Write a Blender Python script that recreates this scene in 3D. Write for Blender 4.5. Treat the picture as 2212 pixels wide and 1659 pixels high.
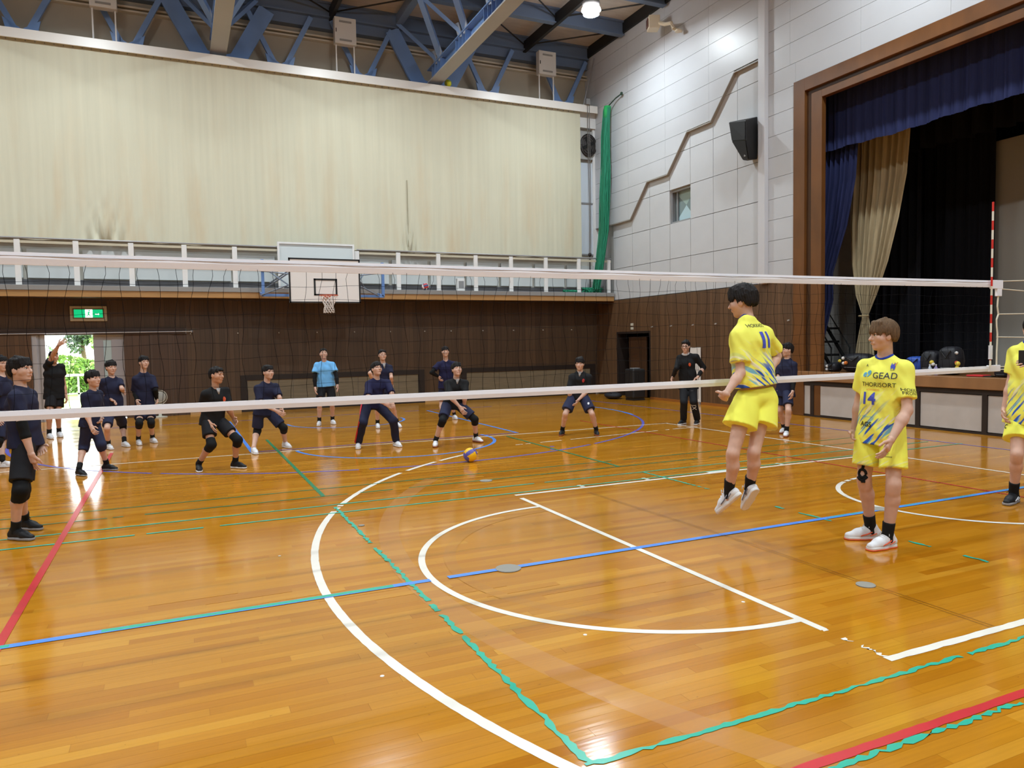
import bpy, bmesh, math, random, json
import numpy as np
from mathutils import Vector, Matrix
from mathutils.bvhtree import BVHTree

for _o in list(bpy.data.objects): bpy.data.objects.remove(_o)
SC = bpy.context.scene
COL = SC.collection
random.seed(7); RNG = np.random.default_rng(7)

# ------------------------------------------------------------------ camera, world, sun, exposure
CAM_P = Vector((-3.4527, -5.1342, 1.7489))
CR = Vector((0.910217, -0.413741, -0.018014)); CU = Vector((0.039428, 0.043275, 0.998285)); CF = Vector((0.412251, 0.909366, -0.055703))
cd = bpy.data.cameras.new('camera'); cam = bpy.data.objects.new('camera', cd); COL.objects.link(cam)
cam.matrix_world = Matrix(((CR.x, CU.x, -CF.x, CAM_P.x), (CR.y, CU.y, -CF.y, CAM_P.y), (CR.z, CU.z, -CF.z, CAM_P.z), (0, 0, 0, 1)))
cd.sensor_fit = 'HORIZONTAL'; cd.sensor_width = 36.0; cd.lens = 36.0*1582.94/2212.0
cd.clip_start = 0.05; cd.clip_end = 400
SC.camera = cam
SC.view_settings.view_transform = 'Standard'; SC.view_settings.look = 'None'
SC.view_settings.gamma = 1.0; SC.view_settings.use_curve_mapping = False
SC.view_settings.exposure = 0.0
W = bpy.data.worlds.new('world'); SC.world = W; W.use_nodes = True
_bg = W.node_tree.nodes['Background']; _bg.inputs[0].default_value = (0.93, 0.97, 1.0, 1); _bg.inputs[1].default_value = 6.5
_sd = bpy.data.lights.new('sun', 'SUN'); _sd.energy = 3.5; _sd.angle = 0.2; _sd.color = (1, 0.97, 0.92)
_so = bpy.data.objects.new('sun', _sd); COL.objects.link(_so); _so.rotation_euler = (math.radians(38), 0, math.radians(205))
LAMP_POWER = 262.0

# ------------------------------------------------------------------ helpers
def lin(c):
    c = c/255.0
    return c/12.92 if c <= 0.04045 else ((c+0.055)/1.055)**2.4
def rgb(r, g, b): return (lin(r), lin(g), lin(b), 1.0)

MATS = {}
def mat(name, col, rough=0.6, metal=0.0, spec=0.5, noise=0.0, nscale=(6, 6, 6), bump=0.0, bscale=40.0, emit=None, es=1.0, coat=0.0, alpha=None):
    if name in MATS: return MATS[name]
    m = bpy.data.materials.new(name); m.use_nodes = True; MATS[name] = m
    nt = m.node_tree; b = nt.nodes['Principled BSDF']
    b.inputs['Base Color'].default_value = col; b.inputs['Roughness'].default_value = rough
    b.inputs['Metallic'].default_value = metal; b.inputs['Specular IOR Level'].default_value = spec
    b.inputs['Coat Weight'].default_value = coat
    if emit: b.inputs['Emission Color'].default_value = emit; b.inputs['Emission Strength'].default_value = es
    tc = nt.nodes.new('ShaderNodeNewGeometry')
    if noise > 0:
        mp = nt.nodes.new('ShaderNodeMapping'); mp.inputs['Scale'].default_value = nscale
        nz = nt.nodes.new('ShaderNodeTexNoise'); nz.inputs['Scale'].default_value = 1.0; nz.inputs['Detail'].default_value = 4
        mr = nt.nodes.new('ShaderNodeMapRange'); mr.inputs[1].default_value = 0.3; mr.inputs[2].default_value = 0.7
        mr.inputs[3].default_value = 1-noise; mr.inputs[4].default_value = 1+noise*0.6
        mx = nt.nodes.new('ShaderNodeMix'); mx.data_type = 'RGBA'; mx.blend_type = 'MULTIPLY'; mx.inputs[0].default_value = 1
        mx.inputs[6].default_value = col
        nt.links.new(tc.outputs['Position'], mp.inputs[0]); nt.links.new(mp.outputs[0], nz.inputs['Vector'])
        nt.links.new(nz.outputs[0], mr.inputs[0]); nt.links.new(mr.outputs[0], mx.inputs[7]); nt.links.new(mx.outputs[2], b.inputs['Base Color'])
    if bump > 0:
        n2 = nt.nodes.new('ShaderNodeTexNoise'); n2.inputs['Scale'].default_value = bscale; n2.inputs['Detail'].default_value = 3
        nt.links.new(tc.outputs['Position'], n2.inputs['Vector'])
        bp = nt.nodes.new('ShaderNodeBump'); bp.inputs['Strength'].default_value = bump; bp.inputs['Distance'].default_value = 0.01
        nt.links.new(n2.outputs[0], bp.inputs['Height']); nt.links.new(bp.outputs[0], b.inputs['Normal'])
    return m

class NT:
    """small node-graph writer"""
    def __init__(s, m): s.nt = m.node_tree; s.b = s.nt.nodes['Principled BSDF']
    def n(s, t, **kw):
        x = s.nt.nodes.new(t)
        for k, v in kw.items(): setattr(x, k, v)
        return x
    def l(s, a, b): s.nt.links.new(a, b)
    def m(s, op, a, b=None, c=None):
        x = s.n('ShaderNodeMath', operation=op)
        for i, v in enumerate((a, b, c)):
            if v is None: continue
            if isinstance(v, (int, float)): x.inputs[i].default_value = v
            else: s.l(v, x.inputs[i])
        return x.outputs[0]
    def mix(s, f, a, b, bt='MIX'):
        x = s.n('ShaderNodeMix', data_type='RGBA', blend_type=bt)
        for i, v in ((0, f), (6, a), (7, b)):
            if isinstance(v, (int, float)): x.inputs[i].default_value = v
            elif isinstance(v, tuple): x.inputs[i].default_value = v
            else: s.l(v, x.inputs[i])
        return x.outputs[2]
    def noise(s, vec, scale, detail=3.0):
        x = s.n('ShaderNodeTexNoise'); x.inputs['Scale'].default_value = scale; x.inputs['Detail'].default_value = detail
        s.l(vec, x.inputs['Vector']); return x.outputs[0]
    def mapping(s, vec, scale, rot=(0, 0, 0)):
        x = s.n('ShaderNodeMapping'); x.inputs['Scale'].default_value = scale; x.inputs['Rotation'].default_value = rot
        s.l(vec, x.inputs[0]); return x.outputs[0]
    def rng(s, v, a, b, c, d):
        x = s.n('ShaderNodeMapRange'); s.l(v, x.inputs[0])
        for i, q in enumerate((a, b, c, d)): x.inputs[i+1].default_value = q
        return x.outputs[0]

class MB:
    def __init__(s): s.v = []; s.f = []
    def quad(s, a, b, c, d):
        n = len(s.v); s.v += [tuple(a), tuple(b), tuple(c), tuple(d)]; s.f.append((n, n+1, n+2, n+3)); return s
    def box(s, x0, x1, y0, y1, z0, z1):
        n = len(s.v)
        s.v += [(x0, y0, z0), (x1, y0, z0), (x1, y1, z0), (x0, y1, z0), (x0, y0, z1), (x1, y0, z1), (x1, y1, z1), (x0, y1, z1)]
        s.f += [(n, n+3, n+2, n+1), (n+4, n+5, n+6, n+7), (n, n+1, n+5, n+4), (n+1, n+2, n+6, n+5), (n+2, n+3, n+7, n+6), (n+3, n, n+4, n+7)]
        return s
    def obox(s, c, ax, ay, az):
        """oriented box: centre and three half-axis vectors"""
        c, ax, ay, az = map(Vector, (c, ax, ay, az)); n = len(s.v)
        for k in (-1, 1):
            for i, j in ((-1, -1), (1, -1), (1, 1), (-1, 1)): s.v.append(tuple(c+i*ax+j*ay+k*az))
        s.f += [(n, n+3, n+2, n+1), (n+4, n+5, n+6, n+7), (n, n+1, n+5, n+4), (n+1, n+2, n+6, n+5), (n+2, n+3, n+7, n+6), (n+3, n, n+4, n+7)]
        return s
    def bar(s, a, b, w, h, up=(0, 0, 1)):
        a, b = Vector(a), Vector(b); d = b-a; L = d.length; d /= L; up = Vector(up)
        if abs(d.dot(up)) > 0.98: up = Vector((1, 0, 0))
        x = d.cross(up).normalized(); y = x.cross(d)
        return s.obox((a+b)/2, x*w/2, y*h/2, d*L/2)
    def tube(s, pts, r, n=6, cap=True, radii=None):
        pts = [Vector(p) for p in pts]; base = len(s.v)
        for i, p in enumerate(pts):
            d = (pts[min(i+1, len(pts)-1)]-pts[max(i-1, 0)])
            d = d.normalized() if d.length > 1e-9 else Vector((0, 0, 1))
            u = Vector((0, 0, 1)) if abs(d.z) < 0.9 else Vector((1, 0, 0))
            x = d.cross(u).normalized(); y = d.cross(x)
            rr = radii[i] if radii else r
            for k in range(n):
                a = 2*math.pi*k/n; s.v.append(tuple(p+x*math.cos(a)*rr+y*math.sin(a)*rr))
        for i in range(len(pts)-1):
            for k in range(n):
                a = base+i*n+k; b = base+i*n+(k+1) % n
                s.f.append((a, b, b+n, a+n))
        if cap:
            s.f.append(tuple(base+k for k in reversed(range(n)))); s.f.append(tuple(base+(len(pts)-1)*n+k for k in range(n)))
        return s
    def prism(s, poly, axis, a, b):
        """poly: list of 2D points; extruded along axis (0 x,1 y,2 z) from a to b; 2D = the other two axes in order"""
        n = len(s.v); m = len(poly)
        for t in (a, b):
            for p in poly:
                q = [p[0], p[1]]; q.insert(axis, t); s.v.append(tuple(q))
        s.f.append(tuple(n+i for i in range(m))); s.f.append(tuple(n+m+i for i in reversed(range(m))))
        for i in range(m):
            j = (i+1) % m; s.f.append((n+i, n+m+i, n+m+j, n+j))
        return s
    def sphere(s, c, r, nu=12, nv=8, sc=(1, 1, 1)):
        n = len(s.v); c = Vector(c)
        s.v.append((c.x, c.y, c.z+r*sc[2]))
        for i in range(1, nv):
            t = math.pi*i/nv
            for k in range(nu):
                a = 2*math.pi*k/nu
                s.v.append((c.x+r*sc[0]*math.sin(t)*math.cos(a), c.y+r*sc[1]*math.sin(t)*math.sin(a), c.z+r*sc[2]*math.cos(t)))
        s.v.append((c.x, c.y, c.z-r*sc[2])); L = len(s.v)-1
        for k in range(nu):
            s.f.append((n, n+1+k, n+1+(k+1) % nu)); s.f.append((L, L-nu+(k+1) % nu, L-nu+k))
        for i in range(nv-2):
            for k in range(nu):
                a = n+1+i*nu+k; b = n+1+i*nu+(k+1) % nu
                s.f.append((a, a+nu, b+nu, b))
        return s
    def lathe(s, prof, c, n=16):
        base = len(s.v); c = Vector(c)
        for r, z in prof:
            for k in range(n):
                a = 2*math.pi*k/n; s.v.append((c.x+r*math.cos(a), c.y+r*math.sin(a), c.z+z))
        for i in range(len(prof)-1):
            for k in range(n):
                a = base+i*n+k; b = base+i*n+(k+1) % n
                s.f.append((a, b, b+n, a+n))
        s.f.append(tuple(base+k for k in reversed(range(n)))); s.f.append(tuple(base+(len(prof)-1)*n+k for k in range(n)))
        return s
    def build(s, name, m, parent=None, smooth=False, fix=True):
        o0 = Vector(parent.matrix_world.translation) if parent is not None else Vector((0, 0, 0))
        me = bpy.data.meshes.new(name); me.from_pydata([(v[0]-o0.x, v[1]-o0.y, v[2]-o0.z) for v in s.v], [], s.f)
        if fix:
            bm = bmesh.new(); bm.from_mesh(me); bmesh.ops.recalc_face_normals(bm, faces=bm.faces); bm.to_mesh(me); bm.free()
        for mm in (m if isinstance(m, (list, tuple)) else [m]): me.materials.append(mm)
        if smooth: me.polygons.foreach_set('use_smooth', [True]*len(me.polygons))
        return link(name, me, parent)

WORLDPOS = {}
def link(name, me, parent=None):
    o = bpy.data.objects.new(name, me); COL.objects.link(o)
    if parent is not None: o.parent = parent
    return o
def tag(o, label=None, cat=None, group=None, kind=None):
    if label: o['label'] = label
    if cat: o['category'] = cat
    if group: o['group'] = group
    if kind: o['kind'] = kind
    return o
def empty(name, loc, label=None, cat=None, group=None, kind=None):
    o = bpy.data.objects.new(name, None); COL.objects.link(o); o.location = loc; o.empty_display_size = 0.1
    o.matrix_world = Matrix.Translation(loc)
    return tag(o, label, cat, group, kind)
def bevel(o, w=0.01, seg=2):
    md = o.modifiers.new('bevel', 'BEVEL'); md.width = w; md.segments = seg; md.limit_method = 'ANGLE'; return o

def wp(o):
    v = Vector((0, 0, 0))
    while o is not None: v += o.location; o = o.parent
    return v
def _build(s, name, m, parent=None, smooth=False, fix=True):
    o0 = wp(parent) if parent is not None else Vector((0, 0, 0))
    me = bpy.data.meshes.new(name); me.from_pydata([(v[0]-o0.x, v[1]-o0.y, v[2]-o0.z) for v in s.v], [], s.f)
    if fix:
        bm = bmesh.new(); bm.from_mesh(me); bmesh.ops.recalc_face_normals(bm, faces=bm.faces); bm.to_mesh(me); bm.free()
    for mm in (m if isinstance(m, (list, tuple)) else [m]): me.materials.append(mm)
    if smooth: me.polygons.foreach_set('use_smooth', [True]*len(me.polygons))
    return link(name, me, parent)
MB.build = _build

XS = 9.34      # stage wall
YW = 16.15     # lower wall under the gallery
YU = 16.65     # wall above the curtain box
YG = 15.02     # gallery edge
ZR = 11.45     # roof deck
# ------------------------------------------------------------------ floor
PW, PL = 0.075, 1.5
def floor_mat(name, over=None, fac=0.0, rough=0.115):
    m = bpy.data.materials.new(name); m.use_nodes = True; MATS[name] = m; g = NT(m)
    pos = g.n('ShaderNodeNewGeometry').outputs['Position']
    sep = g.n('ShaderNodeSeparateXYZ'); g.l(pos, sep.inputs[0]); x, y = sep.outputs[0], sep.outputs[1]
    row = g.m('FLOOR', g.m('DIVIDE', y, PW))
    off = g.m('MULTIPLY', g.m('FRACT', g.m('MULTIPLY', row, 0.618034)), PL)
    xo = g.m('DIVIDE', g.m('ADD', x, off), PL); colm = g.m('FLOOR', xo)
    cb = g.n('ShaderNodeCombineXYZ'); g.l(row, cb.inputs[0]); g.l(colm, cb.inputs[1])
    wn = g.n('ShaderNodeTexWhiteNoise', noise_dimensions='3D'); g.l(cb.outputs[0], wn.inputs['Vector'])
    cr = g.n('ShaderNodeValToRGB'); e = cr.color_ramp.elements
    e[0].position = 0.0; e[0].color = rgb(172, 106, 18); e[1].position = 1.0; e[1].color = rgb(200, 140, 42)
    for p, c in ((0.10, (180, 115, 21)), (0.5, (186, 122, 25)), (0.85, (191, 128, 31))):
        k = e.new(p); k.color = rgb(*c)
    g.l(wn.outputs['Value'], cr.inputs[0])
    gr = g.noise(g.mapping(pos, (2.2, 60, 1)), 1.0, 5)
    c = g.mix(1.0, cr.outputs[0], g.rng(gr, 0.25, 0.75, 0.91, 1.06), 'MULTIPLY')
    bigv = g.noise(pos, 0.55, 3); c = g.mix(1.0, c, g.rng(bigv, 0.3, 0.7, 0.9, 1.06), 'MULTIPLY')
    kn = g.noise(g.mapping(pos, (22, 40, 1)), 1.0, 2); c = g.mix(g.rng(kn, 0.74, 0.79, 0.0, 0.6), c, rgb(95, 50, 12))
    fy = g.m('FRACT', g.m('DIVIDE', y, PW)); fx = g.m('FRACT', xo)
    gap = g.m('MAXIMUM', g.m('LESS_THAN', fy, 0.02), g.m('LESS_THAN', fx, 0.0018))
    c = g.mix(g.m('MULTIPLY', gap, 0.22), c, rgb(110, 66, 20))
    if over: c = g.mix(fac, c, over)
    g.l(c, g.b.inputs['Base Color'])
    rv = g.noise(g.mapping(pos, (0.8, 3, 1)), 1.0, 4); g.l(g.rng(rv, 0.3, 0.7, rough-0.03, rough+0.06), g.b.inputs['Roughness'])
    g.b.inputs['Specular IOR Level'].default_value = 0.6
    bn = g.noise(g.mapping(pos, (1.2, 13.3, 1)), 1.0, 2)
    bp = g.n('ShaderNodeBump'); bp.inputs['Strength'].default_value = 0.035; bp.inputs['Distance'].default_value = 0.02
    g.l(bn, bp.inputs['Height']); g.l(bp.outputs[0], g.b.inputs['Normal'])
    return m
M_FLOOR = floor_mat('varnished_planks')
M_WORN = floor_mat('worn_planks', rgb(184, 134, 94), 0.30, 0.15)
fl = MB().box(-21, XS+0.4, -17, YW+0.35, -0.3, 0).build('floor', M_FLOOR); tag(fl, kind='structure')
# near planks as pieces: each row offset like the shader's
cnt = 0
fh = Vector((CF.x, CF.y, 0)).normalized(); rh = Vector((CR.x, CR.y, 0)).normalized()
_plk = {}
for r in range(int(-4.4/PW), int(0.9/PW)):
    off = ((r*0.618034) % 1.0)*PL
    for c in range(-8, 8):
        x0, x1 = c*PL-off, (c+1)*PL-off; yc = (r+0.5)*PW
        ok = False
        for t in (0.1, 0.5, 0.9):
            d = Vector((x0+(x1-x0)*t, yc, 0))-CAM_P; d.z = 0; dep, la = d.dot(fh), abs(d.dot(rh))
            ok |= (2.75 < dep < 4.75 and la < 0.72*dep)
        if ok and cnt < 298:
            if not _plk:
                o = MB().box(0.0004, PL-0.0004, 0.0003, PW-0.0003, -0.012, 0.0012).build('plank', M_FLOOR, fl); _plk['m'] = o.data
            else: o = link('plank', _plk['m'], fl)
            o.location = (x0, r*PW, 0); cnt += 1

# ------------------------------------------------------------------ painted court lines
def line_mat(name, c, rough=0.28):
    m = mat(name, c, rough, noise=0.06, nscale=(5, 5, 5)); return m
M_LW = line_mat('paint_white', rgb(232, 226, 216)); M_LB = line_mat('paint_blue', rgb(84, 142, 234)); M_LG = line_mat('paint_green', rgb(44, 172, 146))
M_LR = line_mat('paint_red', rgb(196, 44, 52)); M_LD = line_mat('seam_brown', rgb(92, 52, 16)); M_LK = line_mat('paint_violet', rgb(96, 96, 190))
M_DG = line_mat('paint_dark_green', rgb(40, 128, 88))
_lz = [0.0020]
def strip(pts, w, m, label=None, rag=0.0, gaps=(), step=0.05, name='court_line', z=None):
    """flat painted line along pts; rag = ragged edges, gaps = list of (t0,t1) in metres along the line left bare"""
    P = [Vector((p[0], p[1], 0)) for p in pts]; out = []
    if rag or gaps:
        acc = []
        for a, b in zip(P[:-1], P[1:]):
            n = max(1, int((b-a).length/step))
            acc += [a.lerp(b, i/n) for i in range(n)]
        P = acc+[P[-1]]
    s = 0.0; L = []
    for i, p in enumerate(P):
        if i: s += (p-P[i-1]).length
        L.append(s)
    if z is None: z = _lz[0]; _lz[0] += 0.00007
    mb = MB(); prev = None
    for i, p in enumerate(P):
        d = (P[min(i+1, len(P)-1)]-P[max(i-1, 0)]).normalized(); nrm = Vector((-d.y, d.x, 0))
        a = w/2-(random.random()**2)*rag*w; b = w/2-(random.random()**2)*rag*w
        cur = (p+nrm*a+Vector((0, 0, z)), p-nrm*b+Vector((0, 0, z)))
        if prev and not any(g0 <= L[i] <= g1 for g0, g1 in gaps): mb.quad(prev[0], prev[1], cur[1], cur[0])
        prev = cur
    return tag(mb.build(name, m, fl, fix=False), label)
def arc(cx, cy, r, a0, a1, n=64): return [(cx+r*math.cos(a0+(a1-a0)*i/n), cy+r*math.sin(a0+(a1-a0)*i/n)) for i in range(n+1)]
PI = math.pi
def rg(n, L, lo=0.1, hi=0.5):
    return [(t, t+random.uniform(lo, hi)) for t in [random.uniform(0, L) for _ in range(n)]]
# worn bands first (lowest)
strip(arc(4.25, 0.0, 6.17, PI*0.78, PI*1.32), 0.19, M_WORN, 'faded beige band of an old arc', z=0.0016)
strip(arc(0.05, 0.0, 1.62, PI*0.5, PI*1.5), 0.10, floor_mat('worn_planks_faint', rgb(150, 110, 70), 0.14, 0.15), 'faint worn band of an old circle', z=0.00165)
# far basketball half court (blue)
strip(arc(0.1, 11.5, 6.5, PI*1.93, PI*1.0), 0.06, M_LK, 'blue violet arc of the far half court', 0.1, rg(3, 18, 0.06, 0.15), 0.12)
strip(arc(6.63-6.5+0.0, 11.5, 6.5, PI*2.02, PI*1.90, 12), 0.07, M_LB, 'blue end of the far arc')
strip(arc(0.05, 7.66, 1.76, PI*1.02, PI*2.05), 0.06, M_LB, 'blue far free throw half circle')
strip(arc(0.05, 11.95, 1.32, PI*0.98, PI*2.02), 0.06, M_LB, 'small blue half circle nearest the far wall')
strip([(2.5, 13.5), (2.5, 7.76)], 0.06, M_LB, 'blue far lane edge, right'); strip([(-2.42, 13.5), (-2.4, 7.76)], 0.06, M_LB, 'blue far lane edge, left')
strip([(-2.4, 7.79), (2.5, 7.79)], 0.05, M_LK, 'blue far free throw line')
strip([(-9, 13.55), (7.7, 13.6)], 0.05, M_LK, 'thin blue line along the far wall', 0.2, rg(12, 16), 0.1)
strip([(7.6, 13.6), (7.8, 8.0), (7.92, 2.0), (7.92, -9)], 0.05, M_LK, 'blue line in front of the stage')
# white main court
strip([(-18, 7.66), (5.9, 7.55)], 0.05, M_LW, 'white far sideline', 0.1, (), 0.1)
strip([(5.85, 7.55), (6.0, 3.0), (6.15, -7.5)], 0.05, M_LW, 'white end line in front of the stage')
strip([(1.75, 6.24)]+[(1.75+0.2*i, 6.24+0.022*i) for i in range(1, 20)]+[(5.9, 6.66)], 0.05, M_LW, 'white straight end of the three point line, far side', 0.3, [(0.35, 0.55), (1.0, 1.2)]+rg(5, 4, 0.05, 0.15), 0.05)
strip(arc(4.08, 0.0, 6.65, PI*0.66, PI*1.30, 110), 0.065, M_LW, 'white three point arc', 0.05, [(1.0, 1.15), (1.9, 2.1), (4.05, 4.12), (4.18, 4.24), (4.3, 4.4)], 0.05)
strip(arc(0.0, 0.0, 1.8, PI*0.5, PI*1.5, 72), 0.055, M_LW, 'white free throw half circle')
strip([(0, 2.28), (0, -1.98)], 0.055, M_LW, 'white free throw line')
strip([(0, -1.98), (0, -2.4)], 0.05, M_LW, 'peeling end of the free throw line', 0.95, [(0.02, 0.16), (0.2, 0.27)], 0.02)
strip([(0, 2.45), (6.0, 2.47)], 0.055, M_LW, 'white far lane edge')
strip([(-0.025, -2.43), (6.1, -2.45)], 0.062, M_LW, 'white near lane edge', 0.12, (), 0.06)
for sx in (0.93, 1.87, 4.1): strip([(sx, 2.50), (sx, 2.62)], 0.055, M_LW, name='lane_mark')
strip([(2.82, 2.53), (3.2, 2.53)], 0.10, M_LW, name='lane_mark')
strip([(1.3, -2.48), (1.3, -2.64)], 0.06, M_LW, name='lane_mark')
strip(arc(4.3, 0.04, 1.27, PI*0.38, PI*1.62, 48), 0.055, M_LW, 'white semicircle under the basket', 0.05, [(0.8, 0.86), (0.95, 1.0)], 0.05)
# badminton and volleyball lines
strip([(-18, 3.97), (8, 3.97)], 0.035, M_DG, 'thin green line, farthest of four', 0.3, rg(10, 26, 0.05, 0.2))
strip([(-18, 3.50), (8, 3.50)], 0.035, M_DG, 'thin green line, second of four from the far side', 0.3, rg(10, 26, 0.05, 0.2))
strip([(-18, 2.98), (8, 2.98)], 0.04, M_LG, 'thin green line, third of four from the far side', 0.3, rg(8, 26, 0.05, 0.25))
strip([(-18, 2.57), (8, 2.57)], 0.04, M_LG, 'thin green line, nearest of four', 0.2, rg(5, 26, 0.05, 0.15))
strip([(-2.0, 9.4), (-1.98, 3.52)], 0.05, M_DG, 'green line across the far half', 0.1)
strip([(-1.97, 2.85), (-1.97, -2.56)], 0.05, M_LG, 'ragged green line beside the three point arc', 0.5, [(1.62, 1.8), (3.3, 3.36), (3.5, 3.56), (3.9, 3.95)], 0.035)
strip([(2.1, 7.4), (2.08, 3.5)], 0.045, M_DG, 'green line beside the lane, far half', 0.15)
strip([(2.12, 2.98), (2.16, -2.55)], 0.045, M_LG, 'broken green line through the lane', 0.5, [(1.1, 1.15), (1.35, 2.4), (2.5, 2.7), (3.1, 3.9), (4.1, 4.4), (4.6, 5.2)], 0.04)
strip([(-1.99, -2.58), (6, -2.58)], 0.042, M_LG, 'ragged green line near the lane corner', 0.5, [(2.35, 2.42), (2.95, 3.06)], 0.035)
strip([(-2.2, -2.985), (5, -2.985)], 0.055, M_LR, 'red attack line in the near corner', 0.1, (), 0.05)
strip([(-2.2, -3.035), (5, -3.035)], 0.045, M_LG, 'ragged green line over the red attack line', 0.6, [(2.32, 2.5)], 0.035)
strip([(-4.56, 9.0), (-4.5, -0.0), (-4.5, -6)], 0.055, M_LR, 'red volleyball sideline on the left')
strip([(4.6, 9.0), (4.66, 3.4), (4.74, -1)], 0.03, M_LR, 'thin red volleyball sideline on the right')
strip([(-18, 0.0), (-1.82, 0.0)], 0.062, M_LB, 'blue centre line, left stretch')
strip([(-18, 0.014), (-2.1, 0.006)], 0.056, M_LG, 'green paint over the blue centre line', 0.2, [(13.6, 14.1)], 0.06)
strip([(-1.68, 0.0), (8, 0.0)], 0.062, M_LB, 'blue centre line, right stretch')
strip([(2.2, 0.012), (8, 0.012)], 0.028, M_LG, 'green paint over the right centre line', 0.6, rg(5, 6, 0.1, 0.5), 0.06)
strip([(0.80, 2.2), (0.90, -0.25), (0.895, -2.4)], 0.004, M_LD, name='seam'); strip([(0.835, 2.2), (0.935, -0.25), (0.93, -2.4)], 0.004, M_LD, name='seam')
M_SOCK = mat('socket_cap', rgb(140, 136, 128), 0.75)
for cx, cy, r in ((-1.19, -0.01, 0.10), (0.89, -1.53, 0.065), (0.05, 3.45, 0.08), (2.95, 0.03, 0.09), (-1.9, 1.9, 0.03)):
    mb = MB(); mb.lathe([(r, 0.001), (r, 0.0068), (r*0.85, 0.0074)], (cx, cy, 0), 20); mb.build('floor_socket', M_SOCK, fl)
for cx, cy in ((-2.54, -1.39), (-1.31, -1.4), (-0.1, -1.4), (-2.75, 1.2)):
    MB().lathe([(0.012, 0.001), (0.012, 0.0036)], (cx, cy, 0), 10).build('paint_dot', M_LW, fl)
for cx, cy in ((2.2, 5.75), (2.05, 5.45)): MB().lathe([(0.04, 0.001), (0.04, 0.0036)], (cx, cy, 0), 10).build('paint_dot', M_LK, fl)

# ------------------------------------------------------------------ materials for the shell
def wood_wall(name, c0, c1, pitch=0.1, axis=0, rough=0.42):
    m = bpy.data.materials.new(name); m.use_nodes = True; MATS[name] = m; g = NT(m)
    pos = g.n('ShaderNodeNewGeometry').outputs['Position']
    sep = g.n('ShaderNodeSeparateXYZ'); g.l(pos, sep.inputs[0]); a = g.m('ADD', sep.outputs[0], sep.outputs[1])
    idx = g.m('FLOOR', g.m('DIVIDE', a, pitch)); wn = g.n('ShaderNodeTexWhiteNoise', noise_dimensions='1D'); g.l(idx, wn.inputs['W'])
    gr = g.noise(g.mapping(pos, (45, 45, 1.3)), 1.0, 5)
    f = g.m('ADD', g.m('MULTIPLY', wn.outputs['Value'], 0.45), g.m('MULTIPLY', gr, 0.6))
    c = g.mix(f, c0, c1)
    fr = g.m('FRACT', g.m('DIVIDE', a, pitch)); gp = g.m('LESS_THAN', fr, 0.07)
    c = g.mix(g.m('MULTIPLY', gp, 0.6), c, rgb(24, 15, 9)); g.l(c, g.b.inputs['Base Color'])
    g.b.inputs['Roughness'].default_value = rough
    bp = g.n('ShaderNodeBump'); bp.inputs['Strength'].default_value = 0.4; bp.inputs['Distance'].default_value = 0.004
    g.l(g.m('SUBTRACT', 1.0, gp), bp.inputs['Height']); g.l(bp.outputs[0], g.b.inputs['Normal'])
    return m
M_WOOD = wood_wall('brown_panelling', rgb(70, 50, 34), rgb(112, 82, 56))
M_WOODF = wood_wall('dark_panelling', rgb(62, 45, 32), rgb(98, 75, 54), 0.12)
M_FRAME = mat('stage_frame_wood', rgb(108, 67, 30), 0.4, noise=0.22, nscale=(3, 3, 1.2)); M_FRAMED = mat('stage_frame_groove', rgb(70, 43, 19), 0.45, noise=0.2, nscale=(3, 3, 1.2))
M_SID = mat('white_siding', rgb(192, 193, 197), 0.36, spec=0.42, noise=0.03, nscale=(1.5, 1.5, 1.5), bump=0.02, bscale=300)
M_ACO = mat('acoustic_panel', rgb(196, 197, 200), 0.55, noise=0.03, nscale=(2, 2, 2), bump=0.04, bscale=300)
M_JOINT = mat('panel_joint', rgb(96, 92, 90), 0.7)
M_TRIMG = mat('taupe_trim', rgb(150, 144, 136), 0.5)
M_BACK = mat('wall_backing', rgb(158, 157, 156), 0.8)
M_WHITE = mat('white_paint', rgb(226, 225, 224), 0.4, noise=0.03, nscale=(3, 3, 3)); M_OFF = mat('off_white_wall', rgb(190, 186, 176), 0.6, noise=0.06, nscale=(1, 1, 1))
M_BLACK = mat('black_matte', rgb(20, 19, 20), 0.6); M_DARK = mat('dark_brown', rgb(36, 25, 20), 0.55)
M_GREY = mat('grey_metal', rgb(150, 150, 152), 0.4, metal=0.3); M_ALU = mat('aluminium', rgb(196, 198, 206), 0.35, metal=0.4)
M_STEELB = mat('steel_blue', rgb(112, 144, 194), 0.45, noise=0.08, nscale=(2, 2, 2)); M_STEELD = mat('steel_blue_dark', rgb(96, 114, 142), 0.5); M_STEELG = mat('steel_grey', rgb(164, 164, 164), 0.5, noise=0.05, nscale=(1, 1, 1))
M_GLASSG = mat('frosted_glass', rgb(150, 178, 188), 0.15)

# ------------------------------------------------------------------ right wall (stage wall), x = 9.34
wr = MB()
HY0, HY1, HZ = 13.05, 14.90, 2.04            # doorway
SY, SZ = 6.67, 6.93                          # stage opening half width, top
for y0, y1, z0, z1 in ((HY1, YU+0.2, 0, 11.3), (SY, HY0, 0, 11.3), (HY0, HY1, HZ, 5.0)):
    wr.box(XS+0.10, XS+0.34, y0, y1, z0, z1) if (y0, y1) != (SY, HY0) else None
wr.box(XS+0.10, XS+0.34, 12.14, HY0, 0, 11.3).box(XS+0.10, XS+0.34, 6.95, 11.20, 0, 11.3).box(XS+0.10, XS+0.34, 11.20, 12.14, 0, 5.04).box(XS+0.10, XS+0.34, 11.20, 12.14, 5.96, 11.3)
wr.box(XS+0.10, XS+0.34, HY0, HY1, 5.0, 11.3)
wr.box(XS+0.10, XS+0.34, -6.95, 6.95, 7.05, 11.3).box(XS+0.10, XS+0.34, -17, -6.95, 0, 11.3)
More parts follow.
